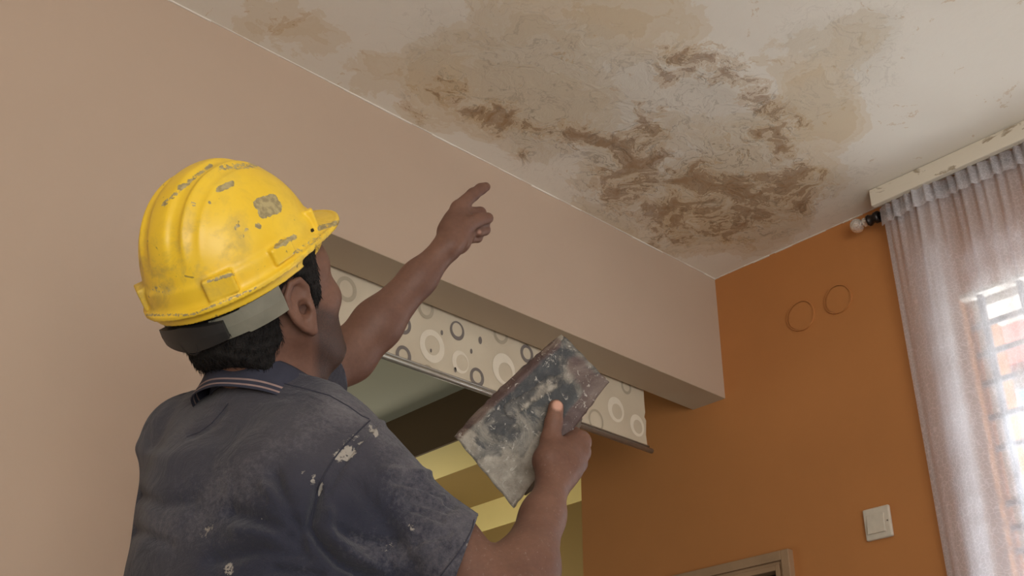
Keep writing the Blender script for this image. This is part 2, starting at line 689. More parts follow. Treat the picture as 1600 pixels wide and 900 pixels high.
# door frame in the orange wall
M_FRAME = simple('pale_wood_frame', (158, 128, 98), 0.55, 0, 12)
M_DARKDOOR = simple('dark_door_wood', (52, 36, 30), 0.5, 0, 8)
mb = MB()
for (dx, w0, w1) in ((0.022, 0.0, 0.026), (0.014, 0.026, 0.036), (0.018, 0.036, 0.05)):
    mb.box((XW - dx, DY0 - 0.02 + w0, 0), (XW + 0.02, DY0 - 0.02 + w1, DZ + 0.028 - w0))
    mb.box((XW - dx, DY1 + 0.02 - w1, 0), (XW + 0.02, DY1 + 0.02 - w0, DZ + 0.028 - w0))
    mb.box((XW - dx, DY0 - 0.02 + w1, DZ + 0.028 - w1), (XW + 0.02, DY1 + 0.02 - w1, DZ + 0.028 - w0))
fr = mb.build('door_1', M_FRAME, bevel=0.002)
struct(fr)
mb = MB().box((XW + 0.06, DY0, 0.005), (XW + 0.10, DY1, DZ))
for z0, z1 in ((0.15, 0.95), (1.1, 1.85)):
    mb.box((XW + 0.05, DY0 + 0.1, z0), (XW + 0.06, DY1 - 0.1, z1))
mb.build('door_leaf', M_DARKDOOR, fr, bevel=0.003)


# ------------------------------------------------------------------ round patches on the orange wall
def disc(name, px, py, r, label):
    c = hit(px, py, 0, XW)
    mb = MB()
    n = 40
    for (x0, r0, r1) in ((0.0030, r * 0.0, r * 0.90), (0.0055, r * 0.93, r)):
        vs_, fs = [], []
        for k in range(n):
            th = 2 * math.pi * k / n
            wob = 1 + 0.02 * math.sin(3 * th + px)
            for rr, xx in ((r0, x0), (r1, x0), (r1 * 1.01, -0.001)):
                vs_.append((XW - xx, c[1] + rr * wob * math.cos(th), c[2] + rr * wob * math.sin(th)))
        for k in range(n):
            k2 = (k + 1) % n
            fs.append((k * 3, k * 3 + 1, k2 * 3 + 1, k2 * 3))
            fs.append((k * 3 + 1, k * 3 + 2, k2 * 3 + 2, k2 * 3 + 1))
        if r0 == 0:
            pass
        mb.add(vs_, fs)
    o = mb.build(name, M_ORANGE, smooth=False)
    return top(o, label, 'wall patch', 'round patches on the orange wall')


disc('round_cover', 1252, 494, 0.047, 'lower left of two round orange discs on the orange wall')
disc('round_cover', 1310, 468, 0.044, 'upper right of two round orange discs on the orange wall, nearer the curtain')

# ------------------------------------------------------------------ light switch
M_SW = simple('switch_plastic', (206, 196, 180), 0.35, 0, 60, 0.05)
M_SWD = simple('switch_screw', (120, 110, 98), 0.4, 0.6)
c = hit(1374, 818, 0, XW)
sw = empty('light_switch', (XW, c[1], c[2]), 'square off-white light switch on the orange wall beside the curtain', 'light switch')
mb = MB().box((XW - 0.011, c[1] - 0.038, c[2] - 0.041), (XW, c[1] + 0.038, c[2] + 0.041))
mb.build('wall_plate', M_SW, sw, bevel=0.004)
v = [(XW - 0.011, c[1] - 0.022, c[2] - 0.027), (XW - 0.011, c[1] + 0.027, c[2] - 0.027), (XW - 0.011, c[1] + 0.027, c[2] + 0.023), (XW - 0.011, c[1] - 0.022, c[2] + 0.023),
     (XW - 0.018, c[1] - 0.022, c[2] - 0.027), (XW - 0.018, c[1] + 0.027, c[2] - 0.027), (XW - 0.0125, c[1] + 0.027, c[2] + 0.023), (XW - 0.0125, c[1] - 0.022, c[2] + 0.023)]
MB().add(v, [(0, 1, 2, 3), (7, 6, 5, 4), (0, 4, 5, 1), (1, 5, 6, 2), (2, 6, 7, 3), (3, 7, 4, 0)]).build('rocker', M_SW, sw, bevel=0.001)
MB().lathe((XW - 0.011, c[1] - 0.030, c[2] + 0.0), (-1, 0, 0), [(0, 0.002), (0.0008, 0.002), (0.001, 0.0012)], 10).build('screw', M_SWD, sw)

# ------------------------------------------------------------------ patterned pelmet behind the beam
PY = 2.098


def pelmet():
    m = MT('grey_circle_print_fabric', 0.85)
    c0 = m.ramp(m.noise(5, 4), [(0.3, lin(196, 182, 158)), (0.7, lin(212, 200, 176))])
    sepx = m.n('ShaderNodeSeparateXYZ')
    m.l(m.tc.outputs['Object'], sepx.inputs[0])
    m.color(c0)
    m.bump(m.noise(300, 2), 0.15, 0.001)
    light = simple('pale_printed_ring', (226, 216, 196), 0.85, 0, 40, 0.03)
    grey = simple('grey_printed_ring', (122, 114, 108), 0.85, 0, 40, 0.05)
    tanp = simple('taupe_printed_ring', (176, 164, 142), 0.85, 0, 40, 0.03)
    x0, x1 = JX - 0.05, 2.447
    z0, z1 = 1.2 + 1.166, BZ + 0.16
    root = empty('curtain_pelmet', (x0, PY, z0), 'long pale pelmet board printed with grey and white rings, behind the beam', 'pelmet')
    # board with a ragged right end
    vs_, fs = [], []
    prof = [(x1, z0), (x1 - 0.006, z0 + 0.045), (x1 - 0.002, z0 + 0.09), (x1 - 0.009, z0 + 0.10), (x1 - 0.004, z0 + 0.115), (x1 - 0.006, z0 + 0.15), (x1 - 0.006, z1)]
    for y in (PY, PY + 0.014):
        vs_ += [(x0, y, z0)] + [(a, y, b) for a, b in prof] + [(x0, y, z1)]
    n = len(prof) + 2
    fs = [tuple(range(n)), tuple(range(n, 2 * n))[::-1]] + [(i, i + n, (i + 1) % n + n, (i + 1) % n) for i in range(n)]

    def ring(px, py, ro, ri, mat, off=(0, 0), asp=1.0):
        c_ = hit(px, py, 1, PY)
        n_ = 36
        v_, f_ = [], []
        for k in range(n_):
            th = 2 * math.pi * k / n_
            v_.append((c_[0] + ro * math.cos(th), PY - 0.0012, c_[2] + ro * asp * math.sin(th)))
            v_.append((c_[0] + off[0] + ri * math.cos(th), PY - 0.0012, c_[2] + off[1] + ri * asp * math.sin(th)))
        # keep the print inside the board
        v_ = [(min(max(a, x0), x1 - 0.008), b, min(max(cc, z0 + 0.001), z1)) for a, b, cc in v_]
        for k in range(n_):
            k2 = (k + 1) % n_
            f_.append((2 * k, 2 * k2, 2 * k2 + 1, 2 * k + 1))
        return v_, f_
    rings = MB().add(vs_, fs, 3)
    spec = [  # px, py, outer, inner, material index, inner offset
        (675, 541, .040, .024, 0, (0, .002)), (787, 577, .040, .025, 0, (.006, -.008)), (962, 640, .034, .021, 0, (.004, -.005)), (995, 665, .030, .019, 0, (.003, -.003)),
        (719, 566, .028, .020, 0, (.006, 0)), (931, 657, .030, .024, 2, (0, 0)), (500, 520, .04, .025, 0, (0, 0)),
        (630, 556, .024, .014, 1, (0, .002)), (745, 590, .024, .015, 1, (0, .002)), (714, 517, .024, .017, 1, (0, .003)), (630, 507, .024, .015, 1, (0, 0)),
        (823, 553, .024, .015, 1, (0, .001)), (665, 482, .026, .017, 2, (0, 0)), (782, 522, .026, .017, 2, (0, 0)), (668, 583, .020, .002, 2, (0, 0)),
        (541, 452, .030, .020, 2, (0, .001)), (978, 604, .022, .014, 2, (0, 0)), (600, 466, .02, .002, 0, (0, 0)), (886, 610, .034, .022, 0, (0, 0)),
        (860, 590, .024, .015, 1, (0, 0)), (560, 505, .026, .016, 0, (0, 0)), (590, 520, .02, .012, 1, (0, 0)),
    ]
    for s_ in spec:
        v_, f_ = ring(*s_[:4], None, s_[5], 1.12)
        rings.add(v_, f_, s_[4])
    for (px, py, r) in ((673, 548, .003), (736, 549, .004), (750, 532, .006), (711, 578, .004), (690, 520, .004)):
        v_, f_ = ring(px, py, r, 0.0002, None, (0, 0), 1.8)
        rings.add(v_, f_, 1)
    rings.build('pelmet_board', [light, grey, tanp, m.m], root)
    M_RAIL = simple('brushed_metal_rail', (176, 172, 162), 0.35, 0.7, 60, 0.08)
    mb = MB()
    mb.tube([(x0, PY - 0.004, z0 - 0.002), (x1 + 0.012, PY - 0.004, z0 - 0.002)], 0.0075, 12)
    mb.tube([(x0, PY - 0.002, z0 + 0.010), (x1 + 0.002, PY - 0.002, z0 + 0.010)], 0.003, 8)
    mb.build('bottom_rail', M_RAIL, root, smooth=True)


pelmet()


# ------------------------------------------------------------------ window: bars, curtain, rod, cover board
def window():
    M_BAR = simple('grey_painted_bars', (120, 118, 124), 0.6, 0.2)
    root = bpy.data.objects.new('window_1', None)
    COL.objects.link(root)
    root.location = (XW + 0.12, (WY0 + WY1) / 2, WZ0)
    struct(root)
    xb = XW + 0.022
    # steel grille with vertical and horizontal bars
    y = WY1 - 0.050
    while y > WY0 + 0.03:
        MB().box((xb - 0.006, y - 0.007, WZ0), (xb + 0.006, y + 0.007, WZ1 - 0.01)).build('grille_bar', M_BAR, root)
        y -= 0.105
    for z in (2.508, 2.430, 2.352, 2.262, 2.182, 2.045, 1.985, 1.93, 1.85, 1.77, 1.69, 1.61):
        MB().box((xb - 0.004, WY0, z - 0.007), (xb + 0.004, WY1 - 0.01, z + 0.007)).build('grille_bar', M_BAR, root)
    # frame
    mb = MB()
    xf = XW + 0.045
    fw = 0.02
    mb.box((xf, WY1 - 0.012 - fw, WZ0 + 0.012), (xf + 0.04, WY1 - 0.012, WZ1 - 0.012))
    mb.box((xf, WY0, WZ0 + 0.012), (xf + 0.04, WY0 + fw, WZ1 - 0.012))
    mb.box((xf, WY0 + fw, WZ1 - 0.012 - fw), (xf + 0.04, WY1 - 0.012 - fw, WZ1 - 0.012))
    mb.box((xf, WY0 + fw, WZ0 + 0.012), (xf + 0.04, WY1 - 0.012 - fw, WZ0 + 0.012 + fw))
    mb.box((xf, 0.50, WZ0 + 0.04), (xf + 0.04, 0.54, WZ1 - 0.04))
    mb.build('window_frame', M_WHITE, root)
    g = MT('window_glass', 0.02)
    tr = g.n('ShaderNodeBsdfTransparent')
    tr.inputs[0].default_value = (0.93, 0.95, 0.96, 1)
    gl = g.n('ShaderNodeBsdfGlossy')
    gl.inputs['Roughness'].default_value = 0.03
    mx = g.n('ShaderNodeMixShader')
    mx.inputs[0].default_value = 0.06
    g.l(tr.outputs[0], mx.inputs[1])
    g.l(gl.outputs[0], mx.inputs[2])
    g.l(mx.outputs[0], g.nt.nodes['Material Output'].inputs[0])
    MB().box((xf + 0.016, WY0 + fw, WZ0 + 0.04), (xf + 0.02, 0.50, WZ1 - 0.04)).build('pane', g.m, root)
    MB().box((xf + 0.016, 0.54, WZ0 + 0.04), (xf + 0.02, WY1 - 0.012 - fw, WZ1 - 0.04)).build('pane', g.m, root)


window()


def neighbour():
    # the sunlit house across the street, seen through the bars
    root = empty('neighbour_house', (7.5, 2.8, 0), 'blurred pale house with red roof bands seen through the barred window', 'building')
    mw = simple('neighbour_white_wall', (236, 236, 232), 0.8, 0, 2)
    mr = simple('neighbour_red_tiles', (190, 96, 88), 0.8, 0, 6)
    mbm = simple('neighbour_blue_shutter', (120, 160, 190), 0.7, 0, 6)
    MB().box((7.5, -1.5, 0), (9.5, 6.5, 3.9)).build('facade', mw, root)
    MB().box((7.35, -1.6, 4.45), (9.8, 6.8, 4.75)).box((7.4, -1.6, 5.1), (9.6, 6.6, 5.35)).build('roof', mr, root)
    MB().box((7.5, -1.5, 3.9), (9.5, 6.5, 4.45)).box((7.55, -1.5, 4.75), (9.4, 6.5, 5.1)).build('upper_wall', mw, root)
    for y in (1.4, 3.0, 4.4):
        MB().box((7.46, y, 3.9), (7.52, y + 0.9, 4.3)).build('shutter', mbm, root)


neighbour()


def curtain():
    # lace pattern with loops; sheer cloth
    def cloth(name, dens, lace):
        m = MT(name, 0.8)
        vo = m.n('ShaderNodeTexVoronoi')
        vo.feature = 'DISTANCE_TO_EDGE'
        vo.inputs['Scale'].default_value = 85
        nz = m.n('ShaderNodeTexNoise')
        nz.inputs['Scale'].default_value = 30
        m.l(m.tc.outputs['UV'], nz.inputs['Vector'])
        va = m.n('ShaderNodeVectorMath', operation='SCALE')
        m.l(nz.outputs['Color'], va.inputs[0])
        va.inputs[3].default_value = 0.02
        vb = m.n('ShaderNodeVectorMath', operation='ADD')
        m.l(va.outputs[0], vb.inputs[0])
        m.l(m.tc.outputs['UV'], vb.inputs[1])
        m.l(vb.outputs[0], vo.inputs['Vector'])
        line = m.ramp(vo.outputs['Distance'], [(0.03, (1, 1, 1)), (0.07, (0, 0, 0))])
        gath = m.noise(1.0, 3, 0.5, vec=m.tc.outputs['UV'], sc3=(9, 0.35, 1))
        dens_out = m.math('ADD', m.math('ADD', dens, m.math('MULTIPLY', m.rmap(gath, 0.42, 0.62), 0.34)), m.math('MULTIPLY', line, lace))
        tr = m.n('ShaderNodeBsdfTransparent')
        df = m.n('ShaderNodeBsdfDiffuse')
        tl = m.n('ShaderNodeBsdfTranslucent')
        cc = (*lin(228, 226, 230), 1)
        df.inputs[0].default_value = cc
        tl.inputs[0].default_value = cc
        m1 = m.n('ShaderNodeMixShader')
        m1.inputs[0].default_value = 0.5
        m.l(df.outputs[0], m1.inputs[1])
        m.l(tl.outputs[0], m1.inputs[2])
        m2 = m.n('ShaderNodeMixShader')
        m.l(dens_out, m2.inputs[0])
        m.l(tr.outputs[0], m2.inputs[1])
        m.l(m1.outputs[0], m2.inputs[2])
        m.l(m2.outputs[0], m.nt.nodes['Material Output'].inputs[0])
        return m.m
    sheer = cloth('sheer_lace_cloth', 0.52, 0.14)
    heading = cloth('gathered_heading_cloth', 0.5, 0.2)
    xr = 2.600
    root = empty('sheer_curtain', (xr, 0.6, 2.0), 'sheer white lace curtain hanging in folds over the barred window', 'curtain')
    y0, y1 = 1.335, -0.6
    zt, zb = 2.900, 0.55
    ny, nz = 420, 70
    rng = np.random.RandomState(5)
    s = np.linspace(0, 1, ny)
    yy = y0 + (y1 - y0) * s
    # fold profile: gathered at the top, opening lower down
    fold = np.zeros(ny)
    for k, (fr_, am, ph) in enumerate([(11.5, .013, .3), (19.3, .008, 1.7), (6.1, .012, 2.2), (31.7, .003, .9)]):
        fold += am * np.sin(2 * np.pi * fr_ * s * 2 * 0.5 + ph)
    fine = .006 * np.sin(2 * np.pi * 62 * s + .5) + .004 * np.sin(2 * np.pi * 95 * s + 2)

    def sheet(z_hi, z_lo, nzz, amp_fn, fine_fn, xoff, name, mat):
        vs_, fs = [], []
        uv = []
        for j in range(nzz):
            t = j / (nzz - 1)
            z = z_hi + (z_lo - z_hi) * t
            h = (zt - z) / (zt - zb)
            A, Fi = amp_fn(h), fine_fn(h)
            for i in range(ny):
                yv = yy[i] + 0.02 * math.sin(7 * s[i] * 6 + 3 * h) * h
                vs_.append((xr + xoff + fold[i] * A + fine[i] * Fi, yv, z))
                uv.append((s[i] * 2.6, h * 2.6))
        for j in range(nzz - 1):
            for i in range(ny - 1):
                fs.append((j * ny + i, j * ny + i + 1, (j + 1) * ny + i + 1, (j + 1) * ny + i))
        o = mesh_obj(name, vs_, fs, mat, root, True)
        ul = o.data.uv_layers.new(name='UVMap')
        idx = np.empty(len(o.data.loops), np.int32)
        o.data.loops.foreach_get('vertex_index', idx)
        ul.data.foreach_set('uv', np.asarray(uv)[idx].astype(np.float32).ravel())
        return o
    sheet(zt - 0.024, zb, nz, lambda h: min(2.0, 0.25 + h * 3.6), lambda h: max(0.0, 0.9 - h * 5), -0.012, 'drape', sheer)
    sheet(zt, zt - 0.055, 8, lambda h: 0.3, lambda h: 1.0 - h * 8, -0.028, 'heading', heading)
    # bright selvedge and side hem
    hem = MB()
    for k in range(60):
        pass
    hem.add([(xr + fold[i] * min(2.0, 0.25 + h * 3.6) - 0.001, y0 + (y1 - y0) * s[i] + 0.02 * math.sin(42 * s[i] + 3 * h) * h, zt + (zb - zt) * h) for h in np.linspace(0, 1, 60) for i in (0, 2)],
            [(2 * k, 2 * k + 1, 2 * k + 3, 2 * k + 2) for k in range(59)])
    hem.build('side_hem', heading, root, smooth=True)
    # rod with glass finial
    rod = empty('curtain_rod', (xr, y0, 2.885), 'dark curtain rod with a clear glass ball finial under the white board', 'curtain rod')
    M_ROD = simple('dark_rod_metal', (52, 46, 44), 0.35, 0.7)
    zr = 2.888
    MB().tube([(xr, y0 + 0.035, zr), (xr, -0.7, zr)], 0.012, 14).build('pole', M_ROD, rod, smooth=True)
    MB().lathe((xr, y0 + 0.012, zr), (0, 1, 0), [(0, .0165), (.012, .0165), (.014, .013), (.026, .013), (.028, .0165), (.034, .0165)], 20).build('collar', M_ROD, rod, smooth=True)
    gm = MT('crackled_glass', 0.12)
    gm.b.inputs['Base Color'].default_value = (0.9, 0.88, 0.82, 1)
    gm.b.inputs['Transmission Weight'].default_value = 0.75
    gm.bump(gm.noise(160, 3), 0.9, 0.004)
    MB().lathe((xr, y0 + 0.046, zr), (0, 1, 0), [(0, .008), (.006, .008), (.008, .013), (.014, .013), (.016, .009)]
               + [(.018 + .019 * (1 - math.cos(a)), max(.0005, .021 * math.sin(a))) for a in np.linspace(.4, math.pi, 12)], 20).build('finial', gm.m, rod, smooth=True)
    MB().box((xr - 0.006, y0 - 0.03, zr - 0.012), (XW, y0 - 0.02, zr + 0.005)).build('bracket', M_ROD, rod)


curtain()


def cover_board():
    m = MT('chipped_white_paint_board', 0.6)
    n1 = m.noise(9, 7, 0.65, 0.6, sc3=(1, 1, 3))
    col = m.ramp(n1, [(0.0, lin(214, 205, 188)), (0.60, lin(222, 213, 196)), (0.64, lin(170, 156, 134)), (0.8, lin(150, 132, 108))])
    m.color(col)
    m.bump(n1, 0.2, 0.004)
    a = hit(1357, 297, 2, ZC)
    xb = a[0]
    o = box('curtain_cover_board', (xb, -0.8, ZC - 0.052), (xb + 0.018, a[1], ZC - 0.001), m.m, bevel=0.002)
    top(o, 'long chipped white board along the ceiling above the lace curtain', 'board')


cover_board()


# ================================================================== THE WORKER
RIGHT = R[:, 0]
UP = np.array([0, 0, 1.0])
FWD = unit(np.cross(UP, RIGHT))


def frame(alpha, pitch, roll=0.0):
    """columns: forward, left, up. alpha = heading from image right towards away, pitch = looking up"""
    a, t = math.radians(alpha), math.radians(pitch)
    fh = math.cos(a) * RIGHT + math.sin(a) * FWD
    fh[2] = 0
    fh = unit(fh)
    left = unit(np.cross(UP, fh))
    f = unit(fh * math.cos(t) + UP * math.sin(t))
    u = unit(np.cross(f, left))
    r = math.radians(roll)
    left2 = left * math.cos(r) + u * math.sin(r)
    u2 = u * math.cos(r) - left * math.sin(r)
    return np.stack([f, left2, u2], 1)


HD = 1.50                                   # distance of the head
HSC = 1.06                                  # head size
HB = frame(40, 38, 18)                      # head axes
HC = P(470, 482, 1.46) - HB @ np.array([-.006, -.08, 0]) * HSC                        # between the ears
TB = frame(61, 4)                           # torso axes
SR = P(563, 748, 1.43)                      # right shoulder
SL = P(302, 684, 1.61)                      # left shoulder
ER = P(800, 952, 1.31)                      # right elbow
WR = P(866, 752, 1.50)                      # right wrist
EL = P(545, 556, 1.80)                      # left elbow
WL = P(699, 385, 1.88)                      # left wrist
C7 = P(398, 612, 1.50)                      # base of the neck at the back
NB = C7 + TB @ np.array([0.055, 0, -0.015])
nUp = unit(HB[:, 2] * 0.5 + TB[:, 2] * 0.5 + TB[:, 0] * 0.32 - TB[:, 1] * 0.08)
COLC = NB + nUp * 0.020 + TB @ np.array([-0.016, 0.010, 0])       # centre of the collar ring
HIP = C7 + TB @ np.array([0.03, 0, -0.55])
FLOORP = C7[2] - 1.47                       # top of the bench he stands on


def hl(x, y, z):
    return HC + HB @ np.array([x, y, z]) * HSC


def tl(x, y, z):
    return C7 + TB @ np.array([x, y, z])


# ---- right hand holding the blade
PT = [P(878, 521, 1.60), P(952, 597, 1.59), P(803, 794, 1.545), P(710, 681, 1.55)]      # blade corners: top, right, bottom, left
pn = unit(np.cross(PT[1] - PT[0], PT[3] - PT[0]))
if pn @ (CAM - PT[0]) < 0:
    pn = -pn                                # blade normal towards the viewer
ulong = unit((PT[1] - PT[2]) + (PT[0] - PT[3]))
ushort = unit(np.cross(pn, ulong))
if ushort @ (PT[1] - PT[0]) < 0:
    ushort = -ushort                        # across the blade towards the palm


def onplate(px, py, off=0.0):
    d = raydir(px, py)
    t = ((PT[0] - CAM) @ pn) / (d @ pn)
    return CAM + d * t + pn * off


GRIP = onplate(868, 690, -0.024)            # centre of the handle behind the blade
GDIR = ulong
# hand: thumb on the face, four fingers wrapped behind
r_hand = []


def rchain(pts, rad):
    for i in range(len(pts) - 1):
        r_hand.append((pts[i], pts[i + 1], rad[i], rad[i + 1]))


KN = [P(894, 682, 1.585), P(905, 691, 1.568), P(907, 708, 1.552), P(902, 725, 1.540)]   # knuckles
for k, kn in enumerate(KN):
    base = GRIP + GDIR * (0.026 - 0.0185 * k)
    out = base + ushort * 0.028 - pn * 0.002
    back = base + ushort * 0.010 - pn * 0.026
    curl = base - ushort * 0.015 - pn * 0.016
    tipp = base - ushort * 0.017 - pn * 0.001
    rr = [0.0115, 0.0108, 0.0098, 0.0090, 0.0084]
    if k == 3:
        rr = [v * 0.88 for v in rr]
    rchain([kn, out * 0.6 + kn * 0.4 - pn * 0.010, back, curl, tipp], rr)
T0, T1, T2, T3 = P(857, 720, 1.515), onplate(857, 690, 0.019), onplate(863, 662, 0.0135), onplate(867, 638, 0.0105)

# ---- left hand pointing
MCP = [P(716, 325, 1.930), P(727, 331, 1.948), P(733, 345, 1.957), P(733, 360, 1.955)]
IDX = [P(716, 325, 1.930), P(739, 304, 1.955), P(751, 295.5, 1.968), P(759, 292, 1.975)]
MID = [P(727, 333, 1.948), P(750, 333, 1.972), P(757, 346, 1.958), P(746, 352, 1.944)]
RNG = [P(733, 346, 1.957), P(754, 348, 1.975), P(757, 359, 1.962), P(748, 363, 1.944)]
PNK = [P(729, 362, 1.955), P(744, 363, 1.972), P(746, 371, 1.958), P(735, 374, 1.944)]
THL = [P(709, 368, 1.885), P(729, 352, 1.902), P(748, 343, 1.918), P(762, 341, 1.928)]


def body_sdf(p):
    q = (p - HC.astype(np.float32)) @ HB.astype(np.float32) / HSC      # head coordinates
    ax = np.abs(q[:, 1])
    qs = np.stack([q[:, 0], ax, q[:, 2]], 1)
    # skull and face
    d = ell(qs, (-0.012, 0, 0.045), (0.097, 0.077, 0.088))
    d = smin(d, ell(qs, (0.045, 0, 0.035), (0.052, 0.062, 0.065)), 0.03)
    d = smin(d, ell(qs, (0.048, 0.0, -0.035), (0.047, 0.052, 0.062)), 0.03)
    d = smin(d, cone(qs, (0.005, 0.052, -0.030), (0.060, 0.024, -0.079), 0.018, 0.017), 0.03)     # jaw
    d = smin(d, ell(qs, (0.083, 0, -0.082), (0.018, 0.022, 0.016)), 0.02)                        # chin
    d = smin(d, ell(qs, (0.062, 0.040, -0.008), (0.024, 0.020, 0.018)), 0.02)                    # cheekbone
    d = smin(d, cone(qs, (0.083, 0.012, 0.040), (0.068, 0.045, 0.038), 0.010, 0.008), 0.015)     # brow
    d = smax(d, -ell(qs, (0.100, 0.032, 0.020), (0.016, 0.018, 0.012)), 0.012)                   # eye socket
    d = smin(d, ell(qs, (0.078, 0.031, 0.020), (0.0125, 0.0135, 0.0115)), 0.004)                 # eyelid
    d = smin(d, cone(qs, (0.090, 0, 0.030), (0.113, 0, -0.012), 0.008, 0.0105), 0.012)           # nose
    d = smin(d, ell(qs, (0.100, 0.012, -0.015), (0.010, 0.008, 0.008)), 0.006)
    d = smin(d, ell(qs, (0.088, 0.0, -0.043), (0.014, 0.024, 0.006)), 0.007)                     # lips
    d = smin(d, ell(qs, (0.086, 0.0, -0.055), (0.014, 0.021, 0.007)), 0.006)
    d = smax(d, -ell(qs, (0.105, 0.0, -0.0485), (0.012, 0.022, 0.0016)), 0.003)
    # ears: shell with a rim
    e = (qs - np.array([-0.006, 0.078, 0.0], np.float32))
    c, s_ = math.cos(-0.22), math.sin(-0.22)
    ex = e[:, 0] * c + e[:, 1] * -s_            # the ear flares outwards towards the back
    ey = e[:, 0] * s_ + e[:, 1] * c
    E3 = np.stack([ex, ey, e[:, 2]], 1).astype(np.float32)
    ear = ell(E3, (0, 0.004, 0.004), (0.0175, 0.0055, 0.030))
    ear = smin(ear, cone(E3, (0.010, 0.0, -0.010), (0.006, 0.003, -0.030), 0.006, 0.0068), 0.008)   # lobe
    rim = np.full(len(p), 1.0, np.float32)
    pts = [(0.010, 0.002, 0.008), (0.014, 0.005, 0.022), (0.006, 0.0085, 0.034), (-0.007, 0.0095, 0.033), (-0.0165, 0.0095, 0.020), (-0.0175, 0.009, 0.004), (-0.012, 0.008, -0.012), (-0.003, 0.006, -0.025)]
    for a, b in zip(pts[:-1], pts[1:]):
        rim = np.minimum(rim, cone(E3, a, b, 0.0040, 0.0040))
    ear = smax(ear, -ell(E3, (0.002, 0.0105, -0.001), (0.0085, 0.0095, 0.0125)), 0.003)            # bowl
    ear = smax(ear, -ell(E3, (0.001, 0.0125, 0.019), (0.010, 0.006, 0.009)), 0.004)
    ear = smin(ear, rim, 0.004)
    ear = smin(ear, cone(E3, (-0.009, 0.007, 0.014), (-0.007, 0.0075, -0.011), 0.0026, 0.003), 0.003)  # inner fold
    ear = smin(ear, ell(E3, (0.011, 0.0065, -0.002), (0.004, 0.0035, 0.006)), 0.004)            # tragus
    d = smin(d, ear, 0.005)
    d = smax(d, -ell(E3, (0.004, 0.004, -0.003), (0.0048, 0.012, 0.0060)), 0.002)
    d = d * HSC
    # neck
    d = smin(d, cone(p, hl(-0.030, 0, -0.015), NB + TB @ np.array([0, 0, -0.02]), 0.050, 0.056), 0.035)
    d = smin(d, cone(p, hl(0.015, 0, -0.060), NB + TB @ np.array([0.03, 0, -0.03]), 0.042, 0.050), 0.03)
    # trunk (under the shirt)
    for sgn, S in ((1, SL), (-1, SR)):
        d = smin(d, cone(p, NB + TB @ np.array([-0.008, sgn * 0.03, -0.035]), S, 0.038, 0.040), 0.04)
    d = smin(d, ell(p, tl(0.058, 0, -0.23), (0.095, 0.148, 0.18), TB), 0.06)
    d = smin(d, ell(p, tl(0.045, 0, -0.42), (0.095, 0.135, 0.16), TB), 0.06)
    # right arm
    d = smin(d, cone(p, SR, SR * 0.45 + ER * 0.55, 0.048, 0.044), 0.03)
    d = smin(d, cone(p, SR * 0.45 + ER * 0.55, ER, 0.044, 0.038), 0.02)
    m1 = ER * 0.72 + WR * 0.28
    d = smin(d, cone(p, ER, m1, 0.036, 0.0385), 0.02)
    m2 = ER * 0.3 + WR * 0.7
    d = smin(d, cone(p, m1, m2, 0.0385, 0.0255), 0.02)
    d = smin(d, cone(p, m2, WR, 0.0255, 0.0205), 0.02)
    # left arm
    d = smin(d, cone(p, SL, SL * 0.4 + EL * 0.6, 0.044, 0.043), 0.03)
    d = smin(d, cone(p, SL * 0.4 + EL * 0.6, EL, 0.044, 0.040), 0.02)
    m1 = EL * 0.72 + WL * 0.28
    d = smin(d, cone(p, EL, m1, 0.0385, 0.0375), 0.02)
    m2 = EL * 0.3 + WL * 0.7
    d = smin(d, cone(p, m1, m2, 0.0375, 0.0265), 0.02)
    d = smin(d, cone(p, m2, WL, 0.0265, 0.0215), 0.02)
    # right hand
    h = cone(p, WR, WR * 0.6 + KN[1] * 0.4, 0.0205, 0.024)
    for k, kn in enumerate(KN):
        h = smin(h, cone(p, WR * 0.62 + KN[2] * 0.38 + (kn - KN[2]) * 0.45, kn, 0.018, 0.0105), 0.010)
        h = smin(h, ell(p, kn + (kn - WR) * 0.02, (0.0128,) * 3), 0.003)
    h = smin(h, cone(p, WR * 0.7 + T0 * 0.3, T0, 0.017, 0.018), 0.015)
    h = smin(h, cone(p, T0, KN[1], 0.017, 0.013), 0.015)
    f = np.full(len(p), 1.0, np.float32)
    for a, b, ra, rb in r_hand:
        f = smin(f, cone(p, a, b, ra, rb), 0.004)
    h = smin(h, f, 0.007)
    t = cone(p, T0, T1, 0.0175, 0.0135)
    t = smin(t, cone(p, T1, T2, 0.0132, 0.0122), 0.004)
    t = smin(t, cone(p, T2, T3, 0.0118, 0.0105), 0.004)
    h = smin(h, t, 0.008)
    d = smin(d, h, 0.012)
    # left hand
    pc = WL * 0.45 + MCP[1] * 0.55
    h = cone(p, WL, pc, 0.021, 0.023)
    for k, kn in enumerate(MCP):
        h = smin(h, cone(p, WL * 0.6 + MCP[1] * 0.4 + (kn - MCP[1]) * 0.5, kn, 0.020, 0.0118), 0.016)
    h = smin(h, cone(p, P(706, 384, 1.872), P(716, 376, 1.88), 0.014, 0.014), 0.012)
    fs = None
    for ch, rr in ((IDX, (.0125, .0108, .0096, .0082)), (MID, (.0118, .0105, .0100, .0088)), (RNG, (.0115, .0102, .0096, .0084)), (PNK, (.0105, .0092, .0086, .0076))):
        c_ = np.full(len(p), 1.0, np.float32)
        for i in range(3):
            c_ = smin(c_, cone(p, ch[i], ch[i + 1], rr[i], rr[i + 1]), 0.004)
        fs = c_ if fs is None else smin(fs, c_, 0.0025)
    h = smin(h, fs, 0.006)
    t = cone(p, THL[0], THL[1], 0.0175, 0.0140)
    t = smin(t, cone(p, THL[1], THL[2], 0.0135, 0.0112), 0.004)
    t = smin(t, cone(p, THL[2], THL[3], 0.0112, 0.0098), 0.004)
    h = smin(h, t, 0.006)
    d = smin(d, h, 0.012)
    return d


